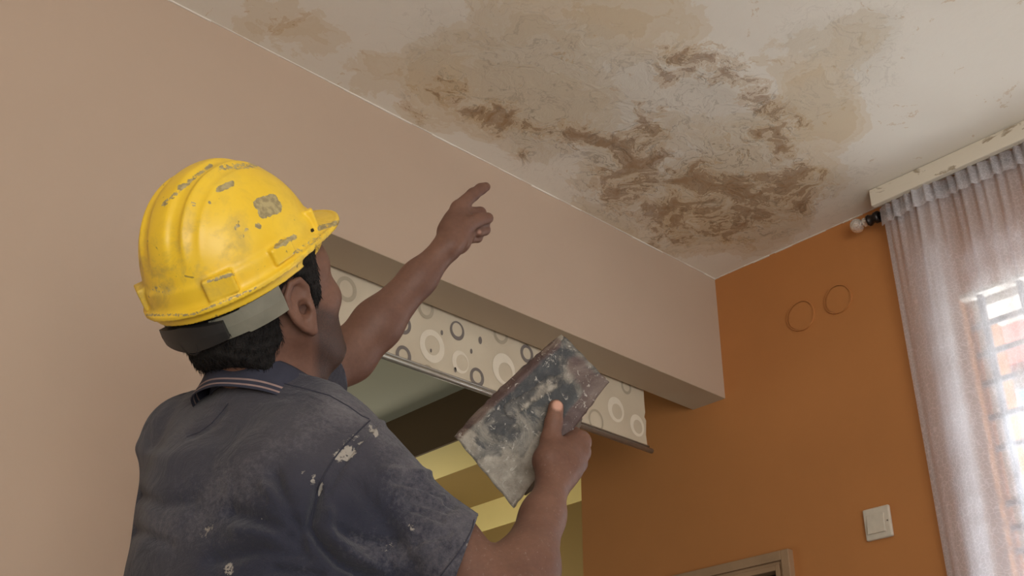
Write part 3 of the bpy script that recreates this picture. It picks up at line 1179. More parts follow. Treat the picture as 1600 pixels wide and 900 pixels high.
def skin_mat():
    m = MT('brown_skin', 0.55)
    base = m.ramp(m.noise(14, 6, 0.6), [(0.3, lin(104, 73, 60)), (0.7, lin(124, 90, 74))])
    fine = m.ramp(m.noise(160, 4, 0.6), [(0.35, (0.90, 0.90, 0.90)), (0.65, (1.03, 1.02, 1.02))])
    col = m.mix(1.0, base, fine, 'MULTIPLY')
    # stubble
    st = m.noise(650, 2, 0.5)
    bm = m.attr('Col', 0)
    bd = m.math('MULTIPLY', bm, m.rmap(st, 0.35, 0.6, 0.72, 1.0))
    col = m.mix(bd, col, lin(34, 26, 24))
    # nails and knuckle creases
    col = m.mix(m.attr('Col', 1), col, lin(196, 150, 130))
    # pale dust
    du = m.ramp(m.noise(240, 3, 0.7), [(0.62, (0, 0, 0)), (0.72, (1, 1, 1))])
    col = m.mix(m.math('MULTIPLY', m.math('MULTIPLY', du, m.attr('Col', 2)), 0.35), col, lin(176, 160, 150))
    m.color(col)
    m.b.inputs['Subsurface Weight'].default_value = 0.06
    m.b.inputs['Subsurface Radius'].default_value = (0.01, 0.004, 0.002)
    m.b.inputs['Specular IOR Level'].default_value = 0.35
    m.bump(m.math('ADD', m.noise(220, 5, 0.6), m.math('MULTIPLY', bm, m.noise(700, 2))), 0.25, 0.0015)
    return m.m


M_SKIN = skin_mat()
person = empty('person', (HIP[0], HIP[1], FLOORP), 'worker in a dusty dark polo shirt, seen from behind, pointing up at the stained ceiling', 'person')
allp = np.array([SR, SL, ER, WR, EL, WL, C7, HC, *PT, *IDX, tl(0.06, 0, -0.6)])
v, f = sdf_mesh(body_sdf, allp.min(0) - 0.2, allp.max(0) + 0.22, 0.0026)
body = np_obj('body', v, f, M_SKIN, person)
q = (v - HC) @ HB / HSC
beard = np.zeros(len(v))
# beard: jaw, chin, moustache, sideburn in front of the ear
ax = np.abs(q[:, 1])
jaw = np.clip((0.000 - q[:, 2] - 0.9 * np.clip(0.045 - q[:, 0], -.02, .02) + 0.0) / 0.022, 0, 1)
jaw = np.clip((-0.012 - q[:, 2] + np.clip((0.05 - q[:, 0]) * 0.7, -0.01, 0.03)) / 0.014, 0, 1)
jaw *= np.clip((q[:, 0] - 0.008) / 0.014, 0, 1) * np.clip((q[:, 2] + 0.128) / 0.015, 0, 1)
side = np.clip(1 - np.abs(q[:, 0] - 0.026) / 0.016, 0, 1) * np.clip((0.04 - np.abs(q[:, 2] - 0.015)) / 0.02, 0, 1) * (ax > 0.04)
side = np.clip(side * 1.6, 0, 1)
headonly = (np.linalg.norm(q, axis=1) < 0.15)
beard = np.maximum(jaw * 0.9, side * 0.95) * headonly
front = np.clip((q[:, 0] - 0.072) / 0.01, 0, 1) * np.clip((-0.058 - q[:, 2]) / 0.012, 0, 1) * headonly
beard = np.clip(np.maximum(beard * 0.88, front), 0, 1)
lips = (q[:, 0] > 0.088) & (np.abs(q[:, 2] + 0.049) < 0.011) & (ax < 0.022) & headonly
beard[lips] = 0
brow = (q[:, 0] > 0.066) & (np.abs(q[:, 2] - 0.041) < 0.006) & (ax > 0.010) & (ax < 0.048) & headonly
beard[brow] = 1
nail = np.zeros(len(v))
px, py = proj(v)
depth = -((v - CAM) @ R)[:, 2]
dn = np.linalg.norm(v - (T3 + pn * 0.010 + ulong * 0.002), axis=1)
nail = np.maximum(nail, soft(dn, 0.006, 0.0035))
dn = np.hypot(px - 749, py - 362)
nail = np.maximum(nail, soft(dn, 2.5, 1.5) * (depth < 1.945) * 0.8)
rel = v - T0
dust = np.clip(1 - np.linalg.norm(v - (WR * 0.5 + ER * 0.5), axis=1) / 0.24, 0, 1) * 1.6
set_attr(body, 'Col', np.stack([beard, nail, np.clip(dust, 0, 1)], 1))

# ---- hair: short black cap with a clean hairline, following the skull
M_HAIR = MT('black_hair', 0.7)
M_HAIR.color(M_HAIR.ramp(M_HAIR.noise(90, 4), [(0.3, (0.006, 0.005, 0.005)), (0.75, (0.022, 0.019, 0.017))]))
M_HAIR.b.inputs['Specular IOR Level'].default_value = 0.25
M_HAIR.bump(M_HAIR.noise(400, 3, 0.7), 0.9, 0.003)
M_HAIR = M_HAIR.m


def hair_sdf(p):
    q = (p - HC.astype(np.float32)) @ HB.astype(np.float32) / HSC
    qs = np.stack([q[:, 0], np.abs(q[:, 1]), q[:, 2]], 1)
    d = ell(qs, (-0.012, 0, 0.045), (0.105, 0.084, 0.094))
    d = smin(d, cone(p, hl(-0.048, 0, 0.0), hl(-0.062, 0, -0.070), 0.062, 0.050), 0.03)
    d = smin(d, cone(qs, (0.024, 0.066, 0.05), (0.026, 0.066, 0.008), 0.014, 0.010), 0.012)      # sideburn
    d = smin(d, cone(qs, (0.055, 0.045, 0.085), (0.02, 0.06, 0.06), 0.02, 0.02), 0.02)
    d += (0.0012 * np.sin(q[:, 1] * 330 + 4 * np.sin(q[:, 2] * 90)) * np.sin(q[:, 2] * 170)).astype(np.float32)
    # cut: face, around the ear, nape line
    x, y, z = q[:, 0], np.abs(q[:, 1]), q[:, 2]
    d = np.maximum(d, (x - 0.040 - np.clip((z - 0.055) * 0.9, 0, 0.05)))
    d = smax(d, -(np.hypot(x + 0.006, (z - 0.002) * 0.72) - 0.027) + np.where(y > 0.05, 0, 1) * -0.2, 0.004)
    low = -0.012 - z - 2.4 * np.clip(-x - 0.018, 0, 0.030)         # below the ear level only at the nape
    d = smax(d, low, 0.006)
    d = smax(d, -(z + 0.090), 0.006)
    d = smax(d * HSC, 0.010 - (p - COLC) @ nUp, 0.006)
    return d.astype(np.float32)


v, f = sdf_mesh(hair_sdf, HC - 0.2, HC + 0.2, 0.0028)
hair = np_obj('hair', v, f, M_HAIR, person)
# loose short strands at the edges of the hair so the outline is not smooth
bv = BVHTree.FromPolygons([tuple(a) for a in v], [tuple(int(i) for i in b) for b in f])
rng = np.random.RandomState(1)
nrm = norm_np(hair)
mb = MB()
qq = (v - HC) @ HB / HSC
cand = np.where((qq[:, 2] < 0.075))[0]
for i in rng.choice(cand, 5200, replace=False):
    n0 = nrm[i]
    down = HB @ np.array([-0.25, 0, -1.0])
    t = unit(down + rng.normal(0, .25, 3))
    t = unit(t - n0 * (t @ n0) + n0 * 0.16)
    a = v[i] - n0 * 0.001
    L = rng.uniform(0.007, 0.014)
    w = unit(np.cross(t, n0)) * 0.00045
    k = len(mb.v)
    mb.v += [tuple(a - w), tuple(a + w), tuple(a + t * L * .6 + w * .7), tuple(a + t * L + n0 * 0.0006), tuple(a + t * L * .6 - w * .7), tuple(a + n0 * 0.0008 + t * L * 0.3)]
    mb.f += [(k, k + 1, k + 5), (k + 1, k + 2, k + 5), (k + 2, k + 3, k + 5), (k + 3, k + 4, k + 5), (k + 4, k, k + 5)]
    mb.mi += [0] * 5
st = mb.build('short_hairs', M_HAIR, hair)
st['kind'] = 'stuff'


# ---- polo shirt
CUR = SR + (ER - SR) * 0.66 + (P(714, 876, 1.36) - P(714, 872, 1.36))                    # centre of the right cuff
CUL = P(503, 583, 1.775)                    # centre of the left cuff
aR = unit(CUR - SR)
aL = unit(CUL - SL)


def shirt_sdf(p):
    d = ell(p, tl(0.052, 0, -0.175), (0.118, 0.182, 0.21), TB)
    d = smin(d, ell(p, tl(0.048, 0.0, -0.36), (0.125, 0.172, 0.24), TB), 0.09)
    d = smin(d, ell(p, tl(0.045, 0, -0.58), (0.118, 0.168, 0.20), TB), 0.05)
    for sgn, S in ((1, SL), (-1, SR)):
        d = smin(d, cone(p, NB + TB @ np.array([-0.032, sgn * 0.030, -0.026]), S, 0.048, 0.053), 0.05)
        d = smin(d, cone(p, tl(0.0, sgn * 0.075, -0.13), tl(0.005, sgn * 0.08, -0.20), 0.068, 0.064), 0.05)   # shoulder blades
    d = smin(d, cone(p, SL - UP * 0.05, tl(0.045, 0.130, -0.40), 0.058, 0.06), 0.06)
    d = smin(d, cone(p, SR - UP * 0.05, tl(0.045, -0.125, -0.40), 0.055, 0.06), 0.05)
    r_s = cone(p, SR, CUR + aR * 0.05, 0.056, 0.0620)
    l_s = cone(p, SL, CUL + aL * 0.05, 0.053, 0.0560)
    d = smin(d, r_s, 0.035)
    d = smin(d, l_s, 0.035)
    d = smin(d, cone(p, NB - nUp * 0.01, NB + nUp * 0.06 - TB[:, 0] * 0.012, 0.074, 0.072), 0.03)
    # folds: from the right armpit across the back, on the sleeve, and across the left shoulder
    q = (p - C7.astype(np.float32)) @ TB.astype(np.float32)

    def fold(a, b, w, h):
        return -h * np.exp(-(cone(p, a, b, 0, 0) / w) ** 2)
    ap = SR + TB @ np.array([-0.035, 0.030, -0.075])
    for k, (dx, dy, dz, w, h) in enumerate([(-.02, .10, -.05, .010, .005), (-.02, .11, -.10, .011, .006), (-.02, .10, -.16, .012, .006), (-.01, .07, -.20, .012, .006), (-.02, .05, -.01, .009, .003), (0, .03, -.22, .011, .006)]):
        d += fold(ap + TB @ np.array([-.01, .012 * k, -.018 * k]), ap + TB @ np.array([dx, dy, dz]), w, h)
    # sleeve creases, roughly across the arm on the lower side
    side = unit(np.cross(aR, -R[:, 2]))
    for k in range(6):
        t = 0.25 + 0.12 * k
        c0 = SR + (CUR - SR) * t
        s1 = side if side @ R[:, 1] > 0 else -side
        d += fold(c0 + s1 * 0.06 - R[:, 2] * -0.02, c0 + s1 * 0.0 + R[:, 2] * 0.06 + aR * 0.02, .006, .0022 + .001 * (k % 2))
        d += fold(c0 - s1 * 0.06 + R[:, 2] * 0.02, c0 + R[:, 2] * 0.06 - aR * 0.03 - s1 * .01, .007, .0035)
    ls = SL + TB @ np.array([-0.04, 0.02, -0.04])
    for k in range(4):
        d += fold(ls + TB @ np.array([0, .012, -.02 * k]), ls + TB @ np.array([.0, -.08, -.05 - .03 * k]), .009, .0035)
    # broad soft waves
    d += (0.0022 * np.sin(q[:, 2] * 38 + 9 * q[:, 1]) * np.sin(q[:, 1] * 23 + q[:, 2] * 11)).astype(np.float32)
    return d.astype(np.float32)


lo = np.minimum(np.minimum(SR, SL), tl(0, 0, -0.7)) - 0.28
hi = np.maximum(np.maximum(SR, SL), CUR) + 0.25
lo = np.minimum(lo, CUR - 0.15)
hi = np.maximum(hi, CUL + 0.15)
v, f = sdf_mesh(shirt_sdf, lo, hi, 0.0042)


def shirt_mat():
    m = MT('dusty_charcoal_pique_cotton', 0.9)
    base = m.ramp(m.noise(7, 5, 0.6), [(0.3, lin(46, 47, 58)), (0.7, lin(56, 57, 69))])
    # faded brown-grey wear across the upper back
    wear = m.math('MULTIPLY', m.attr('Col', 0), m.ramp(m.noise(5, 7, 0.65, 0.5), [(0.3, (0.25,) * 3), (0.7, (1, 1, 1))]))
    col = m.mix(m.math('MULTIPLY', wear, 0.7), base, lin(89, 85, 88))
    # dust: fine pale speckle
    dn = m.noise(170, 8, 0.85, 0.3)
    dl = m.noise(9, 4, 0.6)
    df = m.math('ADD', m.math('MULTIPLY', dn, 0.7), m.math('MULTIPLY', dl, 0.5))
    dm = m.ramp(m.math('ADD', df, m.math('MULTIPLY', m.attr('Col', 1), 0.22)), [(0.66, (0, 0, 0)), (0.90, (1, 1, 1))])
    col = m.mix(m.math('MULTIPLY', dm, 0.5), col, lin(132, 128, 132))
    # plaster splashes
    sp = m.math('ADD', m.attr('Col', 2), m.math('MULTIPLY', m.math('SUBTRACT', m.noise(130, 6, 0.8, 0.3), 0.5), 2.1))
    sm = m.ramp(sp, [(0.52, (0, 0, 0)), (0.60, (1, 1, 1))])
    col = m.mix(m.math('MULTIPLY', sm, 0.9), col, lin(172, 165, 155))
    m.color(col)
    m.b.inputs['Specular IOR Level'].default_value = 0.1
    try:
        m.b.inputs['Sheen Weight'].default_value = 0.15
    except Exception:
        pass
    h = m.math('ADD', m.math('MULTIPLY', m.noise(900, 2), 0.25), m.math('ADD', m.math('MULTIPLY', m.noise(16, 5, 0.55, 1.2), 2.2), m.math('MULTIPLY', sm, 0.6)))
    m.bump(h, 0.7, 0.006)
    return m.m


M_SHIRT = shirt_mat()


def cut_mesh(v, f, tests):
    """remove faces with a vertex beyond any test; border vertices are pulled onto the cutting plane"""
    for c, n, rad, *sl in tests:
        sd = sl[0] if sl else n
        h = (v - c) @ n
        near = np.linalg.norm((v - c) - h[:, None] * n, axis=1) < rad
        near &= h < 0.2
        out = near & (h > 0)
        bad = out[f].all(1)
        edge = out[f].any(1) & ~bad
        ev = np.unique(f[edge])
        ev = ev[out[ev]]
        v[ev] -= (h[ev] / (sd @ n))[:, None] * sd
        f = f[~bad]
    used = np.unique(f)
    remap = -np.ones(len(v), int)
    remap[used] = np.arange(len(used))
    return v[used], remap[f]


NECKC = NB + nUp * 0.034
tests = [(CUR, unit(aR + 0.15 * R[:, 0] + 0.15 * R[:, 1] - 0.45 * R[:, 2]), 0.13, aR), (CUL, aL, 0.10), (NECKC, nUp, 0.11), (tl(0.05, 0, -0.62), -TB[:, 2], 0.6)]
v, f = cut_mesh(v, f, tests)
shirt = np_obj('polo_shirt', v, f, M_SHIRT, person)
px, py = proj(v)
vis = (norm_np(shirt) * (CAM - v)).sum(1) > 0
wear = soft(seg_dist(px, py, [(240, 660), (330, 640), (560, 640)]), 40, 120) * 0.9
wear = np.maximum(wear, soft(seg_dist(px, py, [(230, 760), (240, 880)]), 20, 70) * 0.6)
dust = np.zeros(len(v))
for pts, r_, fe, am in [([(440, 690), (520, 640)], 16, 60, .7), ([(350, 760), (440, 700)], 12, 50, .5), ([(640, 740), (700, 800), (745, 850)], 16, 50, .8), ([(660, 780), (720, 860)], 30, 50, .55),
                        ([(610, 690), (680, 760)], 20, 60, .5), ([(700, 890), (745, 840)], 10, 14, .9), ([(270, 820), (340, 830)], 20, 60, .35), ([(560, 850), (620, 870)], 8, 40, .5)]:
    dust = np.maximum(dust, soft(seg_dist(px, py, pts), r_, fe) * am)
spl = np.zeros(len(v))
for pts, r_, fe, am in [([(533, 712), (548, 706)], 8, 8, .74), ([(579, 665), (588, 681)], 2.5, 4, .8), ([(499, 765), (503, 755)], 2.5, 4, .75), ([(488, 755), (490, 742)], 2, 4, .65), ([(356, 886), (358, 892)], 6, 6, .66),
                        ([(331, 822), (318, 836)], 4, 7, .52), ([(641, 822), (644, 826)], 3, 5, .68), ([(540, 690), (560, 680)], 3, 5, .5), ([(563, 690), (566, 689)], 2, 3, .7), ([(723, 842), (730, 850)], 2, 4, .35),
                        ([(473, 738), (475, 736)], 1.5, 3, .6), ([(400, 806), (402, 807)], 1.5, 3, .5), ([(600, 858), (610, 850)], 3, 6, .45), ([(400, 588), (480, 600)], 1, 2, .0)]:
    spl = np.maximum(spl, soft(seg_dist(px, py, pts), r_, fe) * am)
set_attr(shirt, 'Col', np.stack([wear * vis, dust * vis, spl * vis], 1))
# cloth folds: valleys and ridges pressed into the surface along its normal
nr = norm_np(shirt)
dsp = np.zeros(len(v))
for pts, w, h in [([(498, 764), (484, 820), (500, 850), (530, 880), (575, 900)], 8, -.007), ([(514, 800), (520, 840), (560, 872), (600, 890)], 9, .004),
                  ([(520, 820), (560, 845), (610, 850)], 8, -.0035), ([(470, 830), (440, 775), (430, 745)], 10, -.0045), ([(470, 850), (400, 810), (360, 800)], 12, -.0045),
                  ([(480, 870), (400, 860), (330, 875)], 12, -.004), ([(455, 800), (415, 760)], 9, .003), ([(440, 835), (370, 830)], 10, .003), ([(500, 900), (430, 890)], 9, -.004),
                  ([(618, 750), (660, 762), (712, 788)], 6, -.0035), ([(632, 776), (700, 797)], 5, -.0025), ([(625, 762), (690, 778)], 5, .0025), ([(640, 792), (690, 812)], 5, -.0025), ([(600, 735), (670, 740)], 6, .002),
                  ([(560, 760), (610, 830), (640, 880)], 14, -.003), ([(290, 606), (262, 650), (240, 700)], 7, -.0012), ([(300, 620), (282, 650), (262, 690)], 8, .0012),
                  ([(206, 770), (250, 790), (300, 780)], 10, -.003), ([(210, 830), (260, 850)], 10, -.003), ([(350, 640), (330, 665), (300, 680)], 6, -.002), ([(215, 700), (260, 720), (330, 700)], 14, .002),
                  ([(600, 660), (570, 690), (545, 720)], 5, .0015), ([(588, 664), (560, 694), (530, 735), (512, 770)], 4, -.002), ([(650, 850), (700, 830)], 7, -.002), ([(620, 880), (670, 850)], 7, .002)]:
    dsp += h * 2.4 * np.exp(-(seg_dist(px, py, pts) / w) ** 2)
v = v + nr * (dsp * vis)[:, None]
shirt.data.vertices.foreach_set('co', (v - np.array(parent_origin(person))).astype(np.float32).reshape(-1))
shirt.data.update()
md = shirt.modifiers.new('thickness', 'SOLIDIFY')
md.thickness = 0.0022
md.offset = -1

bvs = BVHTree.FromPolygons([tuple(a) for a in v], [tuple(int(i) for i in b) for b in f])


def on_shirt(px, py, off=0.0008):
    d = raydir(px, py)
    h, n, i, t = bvs.ray_cast(Vector(CAM), Vector(d))
    if h is None:
        return None
    return np.array(h) - d * off


def seam(name, pts, r=0.0009, mat=None, sub=14):
    r *= 0.75
    out = []
    for (a, b) in zip(pts[:-1], pts[1:]):
        for k in range(sub):
            t = k / sub
            q_ = on_shirt(a[0] + (b[0] - a[0]) * t, a[1] + (b[1] - a[1]) * t)
            if q_ is not None:
                out.append(q_)
    if len(out) > 3:
        return MB().tube(out, r, 6).build(name, mat, shirt, smooth=True)


M_SEAM = simple('dark_seam_thread', (50, 50, 62), 0.9, 0, 60)
seam('armhole_seam', [(578, 657), (564, 670), (549, 685), (533, 702), (520, 719), (508, 739), (498, 760), (491, 785), (486, 815)], .0012, M_SEAM)
seam('shoulder_seam', [(440, 598), (480, 608), (515, 618), (545, 635), (566, 650), (578, 655)], .0011, M_SEAM)
seam('cuff_seam', [(741, 812), (738, 826), (728, 846), (714, 867), (698, 887), (686, 903)], .0010, M_SEAM)
seam('yoke_seam', [(357, 630), (345, 645), (330, 662), (312, 675), (290, 683)], .0007, M_SEAM)

# ---- collar
M_COLLAR = simple('dark_ribbed_collar', (50, 51, 64), 0.95, 0, 50, 0.12, 0.4)
M_STRIPE = simple('faded_pink_stripe', (142, 120, 114), 0.95, 0, 80, 0.12, 0.2)


def collar():
    nu = 96
    prof = [(-.004, -0.006), (-.001, 0.010), (.001, .024), (.0035, .031), (.008, .033), (.0125, .029), (.016, .018), (.0195, .008), (.0225, .000), (.0235, -.0025), (.0245, -.005), (.0255, -.0072), (.0265, -.0095), (.0275, -.0118), (.0290, -.015), (.0275, -.0155)]
    stripe = {9: 1, 11: 1, 13: 1}
    stripe = {9: 1, 12: 1}
    zc = nUp
    fx = unit(TB[:, 0] - zc * (TB[:, 0] @ zc))
    ly = unit(np.cross(zc, fx))
    vs_, fs, mi = [], [], []
    for i in range(nu):
        th = math.pi * 2 * (i / (nu - 1)) * 0.94 + math.pi * 0.06       # 0 = front, runs all round leaving a gap
        ex, ey = 0.0775 * math.cos(th), 0.0775 * math.sin(th)
        rad = math.hypot(ex, ey)
        n2 = np.array([ex, ey]) / rad
        fr_ = (1 + math.cos(th)) / 2
        flare = 1 + 0.9 * fr_ ** 2
        for r_, z_ in prof:
            zz = z_ * (1 + 0.5 * fr_) - 0.034 * fr_ if z_ < 0.02 else z_ - 0.040 * fr_
            wv = 0.0010 * math.sin(th * 9 + z_ * 100) + 0.0010 * math.sin(th * 5 + 1)
            x_ = ex + n2[0] * (0.72 * r_ * (flare if z_ < 0 else 1) + wv)
            y_ = ey + n2[1] * (0.72 * r_ * (flare if z_ < 0 else 1) + wv)
            vs_.append(COLC + fx * x_ + ly * y_ + zc * zz)
    m_ = len(prof)
    for i in range(nu - 1):
        for j in range(m_ - 1):
            fs.append((i * m_ + j, i * m_ + j + 1, (i + 1) * m_ + j + 1, (i + 1) * m_ + j))
            mi.append(1 if j in stripe else 0)
    o = mesh_obj('collar', vs_, fs, None, shirt, True, [M_COLLAR, M_STRIPE], mi)
    md = o.modifiers.new('thickness', 'SOLIDIFY')
    md.thickness = 0.002
    return o


collar()

# ---- trousers and shoes, out of frame but carrying him
M_TROU = simple('dusty_grey_work_trousers', (70, 68, 66), 0.9, 0, 20, 0.15, 0.3)
M_SHOE = simple('worn_brown_leather', (74, 56, 42), 0.6, 0, 20, 0.2, 0.3)
FZ = FLOORP
HPZ = tl(0.04, 0, -0.55)


def leg_pts(s):
    hip = HPZ + TB[:, 1] * 0.085 * s - UP * 0.06
    foot = np.array([HPZ[0], HPZ[1], FZ + 0.08]) + TB[:, 1] * 0.12 * s + TB[:, 0] * (0.02 * s)
    knee = (hip + foot) / 2 + TB[:, 0] * 0.02
    return hip, knee, foot


def trouser_sdf(p):
    d = ell(p, HPZ - UP * 0.02, (0.112, 0.158, 0.14), TB)
    for s in (1, -1):
        a, b, c = leg_pts(s)
        d = smin(d, cone(p, a, b, 0.088, 0.066), 0.04)
        d = smin(d, cone(p, b, c, 0.066, 0.056), 0.03)
    return d.astype(np.float32)


v, f = sdf_mesh(trouser_sdf, np.array([HPZ[0] - .4, HPZ[1] - .4, FZ - .02]), HPZ + 0.4, 0.009)
v, f = cut_mesh(v, f, [(np.array([HPZ[0], HPZ[1], FZ + 0.06]), -UP, 1.0)])
tr = np_obj('trousers', v, f, M_TROU, person)
md = tr.modifiers.new('thickness', 'SOLIDIFY')
md.thickness = 0.003
for s in (1, -1):
    a, b, c = leg_pts(s)
    heel = np.array([c[0], c[1], FZ + 0.032]) - TB[:, 0] * 0.04
    heel[2] = FZ + 0.034
    toe = heel + np.array([*(TB[:2, 0] * 0.19), 0])
    toe[2] = FZ + 0.028

    def shoe_sdf(p):
        d = cone(p, heel, (heel + toe) / 2, 0.040, 0.042)
        d = smin(d, cone(p, (heel + toe) / 2, toe, 0.044, 0.034), 0.02)
        d = smin(d, cone(p, heel + UP * 0.01, heel + UP * 0.085 + TB[:, 0] * 0.02, 0.038, 0.040), 0.03)
        d = smax(d, (FZ - p[:, 2]), 0.004)
        return d.astype(np.float32)
    v, f = sdf_mesh(shoe_sdf, np.minimum(heel, toe) - 0.12, np.maximum(heel, toe) + 0.2, 0.006)
    sh = np_obj('shoe', v, f, M_SHOE, person)

# bench he stands on
M_PLANK = simple('rough_bench_wood', (150, 122, 88), 0.8, 0, 14, 0.2, 0.3)
bc = np.array([HPZ[0], HPZ[1]])
bench = empty('work_bench', (bc[0], bc[1], 0), 'low wooden work bench the worker stands on', 'bench')
mb = MB()
for k in range(4):
    mb.box((bc[0] - 0.50, bc[1] - 0.22 + k * 0.112, FZ - 0.03), (bc[0] + 0.50, bc[1] - 0.22 + k * 0.112 + 0.104, FZ))
mb.box((bc[0] - 0.44, bc[1] - 0.2, FZ - 0.06), (bc[0] - 0.38, bc[1] + 0.2, FZ - 0.03))
mb.box((bc[0] + 0.38, bc[1] - 0.2, FZ - 0.06), (bc[0] + 0.44, bc[1] + 0.2, FZ - 0.03))
mb.build('bench_top', M_PLANK, bench, bevel=0.003)
for sx in (-1, 1):
    for sy in (-1, 1):
        MB().box((bc[0] + sx * 0.41 - 0.03, bc[1] + sy * 0.17 - 0.03, 0), (bc[0] + sx * 0.41 + 0.03, bc[1] + sy * 0.17 + 0.03, FZ - 0.06)).build('leg', M_PLANK, bench, bevel=0.003)


# ================================================================== HARD HAT
KB = frame(49, 52, 14)
KC = P(367, 412.7, 1.50)                      # centre of the rim plane


def kl(x, y, z):
    return KC + KB @ np.array([x, y, z])


HA, HBW, HH = 0.123, 0.099, 0.133


def hat_sdf(p):
    q = (p - KC.astype(np.float32)) @ KB.astype(np.float32)
    x, y, z = q[:, 0], q[:, 1], q[:, 2]
    ay = np.abs(y)
    n = 2.12

    def dome(A, B, C):
        k = (np.abs(x / A) ** n + np.abs(y / B) ** n + np.abs(z / C) ** n) ** (1 / n)
        L = np.linalg.norm(q, axis=1) + 1e-6
        return (k - 1) * L / np.maximum(k, 1e-3)
    d = dome(HA, HBW, HH)
    up = np.clip((z - 0.045) / 0.04, 0, 1)

    def g(c, w):
        return np.exp(-((ay - c) / w) ** 2)
    # crown: wide raised centre band, a groove, and an arched rib each side
    fade = up * np.clip((0.085 - x) / 0.05, 0, 1)
    d -= fade * (0.0050 * (1 - 1 / (1 + np.exp(-(ay - 0.017) / 0.0016))))
    d -= fade * 0.0045 * g(0.036, 0.005)
    d -= fade * 0.0012 * g(0.052, 0.003)
    # lower band
    d -= 0.0035 / (1 + np.exp((z - 0.026) / 0.0014))
    rr = np.hypot(x, y) + 1e-6
    front = np.clip(x / rr, 0, 1)
    ext = 0.010 + 0.036 * front ** 2.2
    k2 = (np.abs(x / HA) ** n + np.abs(y / HBW) ** n) ** (1 / n)
    radial = (k2 - 1) * rr / np.maximum(k2, 1e-3)
    zb = -0.002 - 0.25 * np.clip(radial, 0, 0.06) + 0.006 * front
    brim = np.maximum(np.maximum(radial - ext, -(radial + 0.01)), np.abs(z - zb) - 0.0022)
    lipz = np.maximum(np.abs(radial - ext) - 0.0022, np.abs(z - zb) - 0.0034)
    brim = smin(brim, lipz, 0.002)
    d = smin(d, brim, 0.008)
    # accessory bosses
    for az, zz, hw, hh in ((-147, 0.015, 0.019, 0.014), (-101, 0.015, 0.018, 0.011), (147, 0.015, 0.019, 0.014), (101, 0.015, 0.018, 0.011), (-50, 0.018, 0.006, 0.014), (50, 0.018, 0.006, 0.014)):
        a = math.radians(az)
        ca, sa = math.cos(a), math.sin(a)
        rad = 1 / ((abs(ca / HA) ** n + abs(sa / HBW) ** n) ** (1 / n))
        c = (rad * ca, rad * sa, zz)
        nn = unit(np.array([ca / HA ** 1.2, sa / HBW ** 1.2, 0.0]))
        tt = np.array([-nn[1], nn[0], 0])
        Bx = np.stack([nn, tt, [0, 0, 1]], 1)
        d = smin(d, rbox(q, c, (0.0095, hw, hh), Bx, 0.002), 0.0025)
    # hollow inside
    inner = dome(HA - 0.0035, HBW - 0.0035, HH - 0.0035)
    inner = smin(inner, np.maximum(radial + 0.003, np.abs(z) - 0.02), 0.003)
    d = np.maximum(d, -inner)
    d = np.maximum(d, -(z + 0.02))
    return d.astype(np.float32)


def hat_mat():
    m = MT('worn_yellow_plastic', 0.42)
    base = m.ramp(m.noise(9, 5, 0.6), [(0.3, lin(236, 194, 44)), (0.7, lin(246, 208, 62))])
    # grime wash
    gr = m.ramp(m.noise(22, 7, 0.68, 0.4), [(0.48, (0, 0, 0)), (0.72, (1, 1, 1))])
    gr2 = m.math('MULTIPLY', gr, m.math('ADD', m.math('MULTIPLY', m.attr('Col', 1), 0.9), 0.22))
    col = m.mix(gr2, base, lin(160, 140, 88))
    # chipped patches and splashes of plaster
    ch = m.math('ADD', m.attr('Col', 0), m.math('MULTIPLY', m.math('SUBTRACT', m.noise(200, 6, 0.7, 0.4), 0.5), 1.3))
    cm = m.ramp(ch, [(0.48, (0, 0, 0)), (0.54, (1, 1, 1))])
    col = m.mix(m.math('MULTIPLY', cm, 0.85), col, m.ramp(m.noise(150, 3), [(0.4, lin(122, 117, 102)), (0.6, lin(168, 158, 126))]))
    sc_ = m.ramp(m.noise(60, 3, 0.5, 0.6), [(0.70, (0, 0, 0)), (0.725, (1, 1, 1))])
    col = m.mix(m.math('MULTIPLY', sc_, 0.7), col, lin(112, 100, 70))
    m.color(col)
    m.l(m.math('ADD', m.math('MULTIPLY', gr, 0.25), 0.36), m.b.inputs['Roughness'])
    m.bump(m.math('ADD', m.noise(60, 4), m.math('MULTIPLY', cm, 0.5)), 0.12, 0.003)
    return m.m


M_HAT = hat_mat()
hat = empty('hard_hat', tuple(KC), 'scuffed yellow hard hat on the worker\'s head', 'hard hat')
v, f = sdf_mesh(hat_sdf, KC - 0.22, KC + 0.22, 0.0019, 0.006)
shell = np_obj('shell', v, f, M_HAT, hat)
px, py = proj(v)
vis = (norm_np(shell) * (CAM - v)).sum(1) > 0
chip = np.zeros(len(v))
for pts, r_, fe, am in [([(405, 318), (425, 312), (432, 325), (412, 332)], 7, 5, .85), ([(342, 296), (362, 287)], 3, 5, .75), ([(368, 356), (372, 353)], 2, 5, .6), ([(402, 352), (405, 354)], 3, 4, .65),
                        ([(377, 370), (385, 360)], 3, 5, .5), ([(432, 385), (460, 370)], 3, 4, .7), ([(440, 378), (445, 380)], 3, 3, .9), ([(325, 440), (365, 428)], 2, 3, .62), ([(281, 293), (288, 290)], 3, 4, .7),
                        ([(300, 318), (304, 320)], 2, 4, .6), ([(255, 320), (300, 280), (330, 258)], 2, 6, .55), ([(500, 356), (528, 348)], 3, 5, .6), ([(230, 492), (300, 492), (400, 450)], 1.5, 3, .55), ([(345, 262), (400, 258)], 3, 6, .55), ([(237, 450), (262, 455)], 4, 9, .45),
                        ([(460, 395), (500, 370)], 3, 6, .5), ([(327, 316), (328, 317)], 1.2, 2, .9)]:
    chip = np.maximum(chip, soft(seg_dist(px, py, pts), r_, fe) * am)
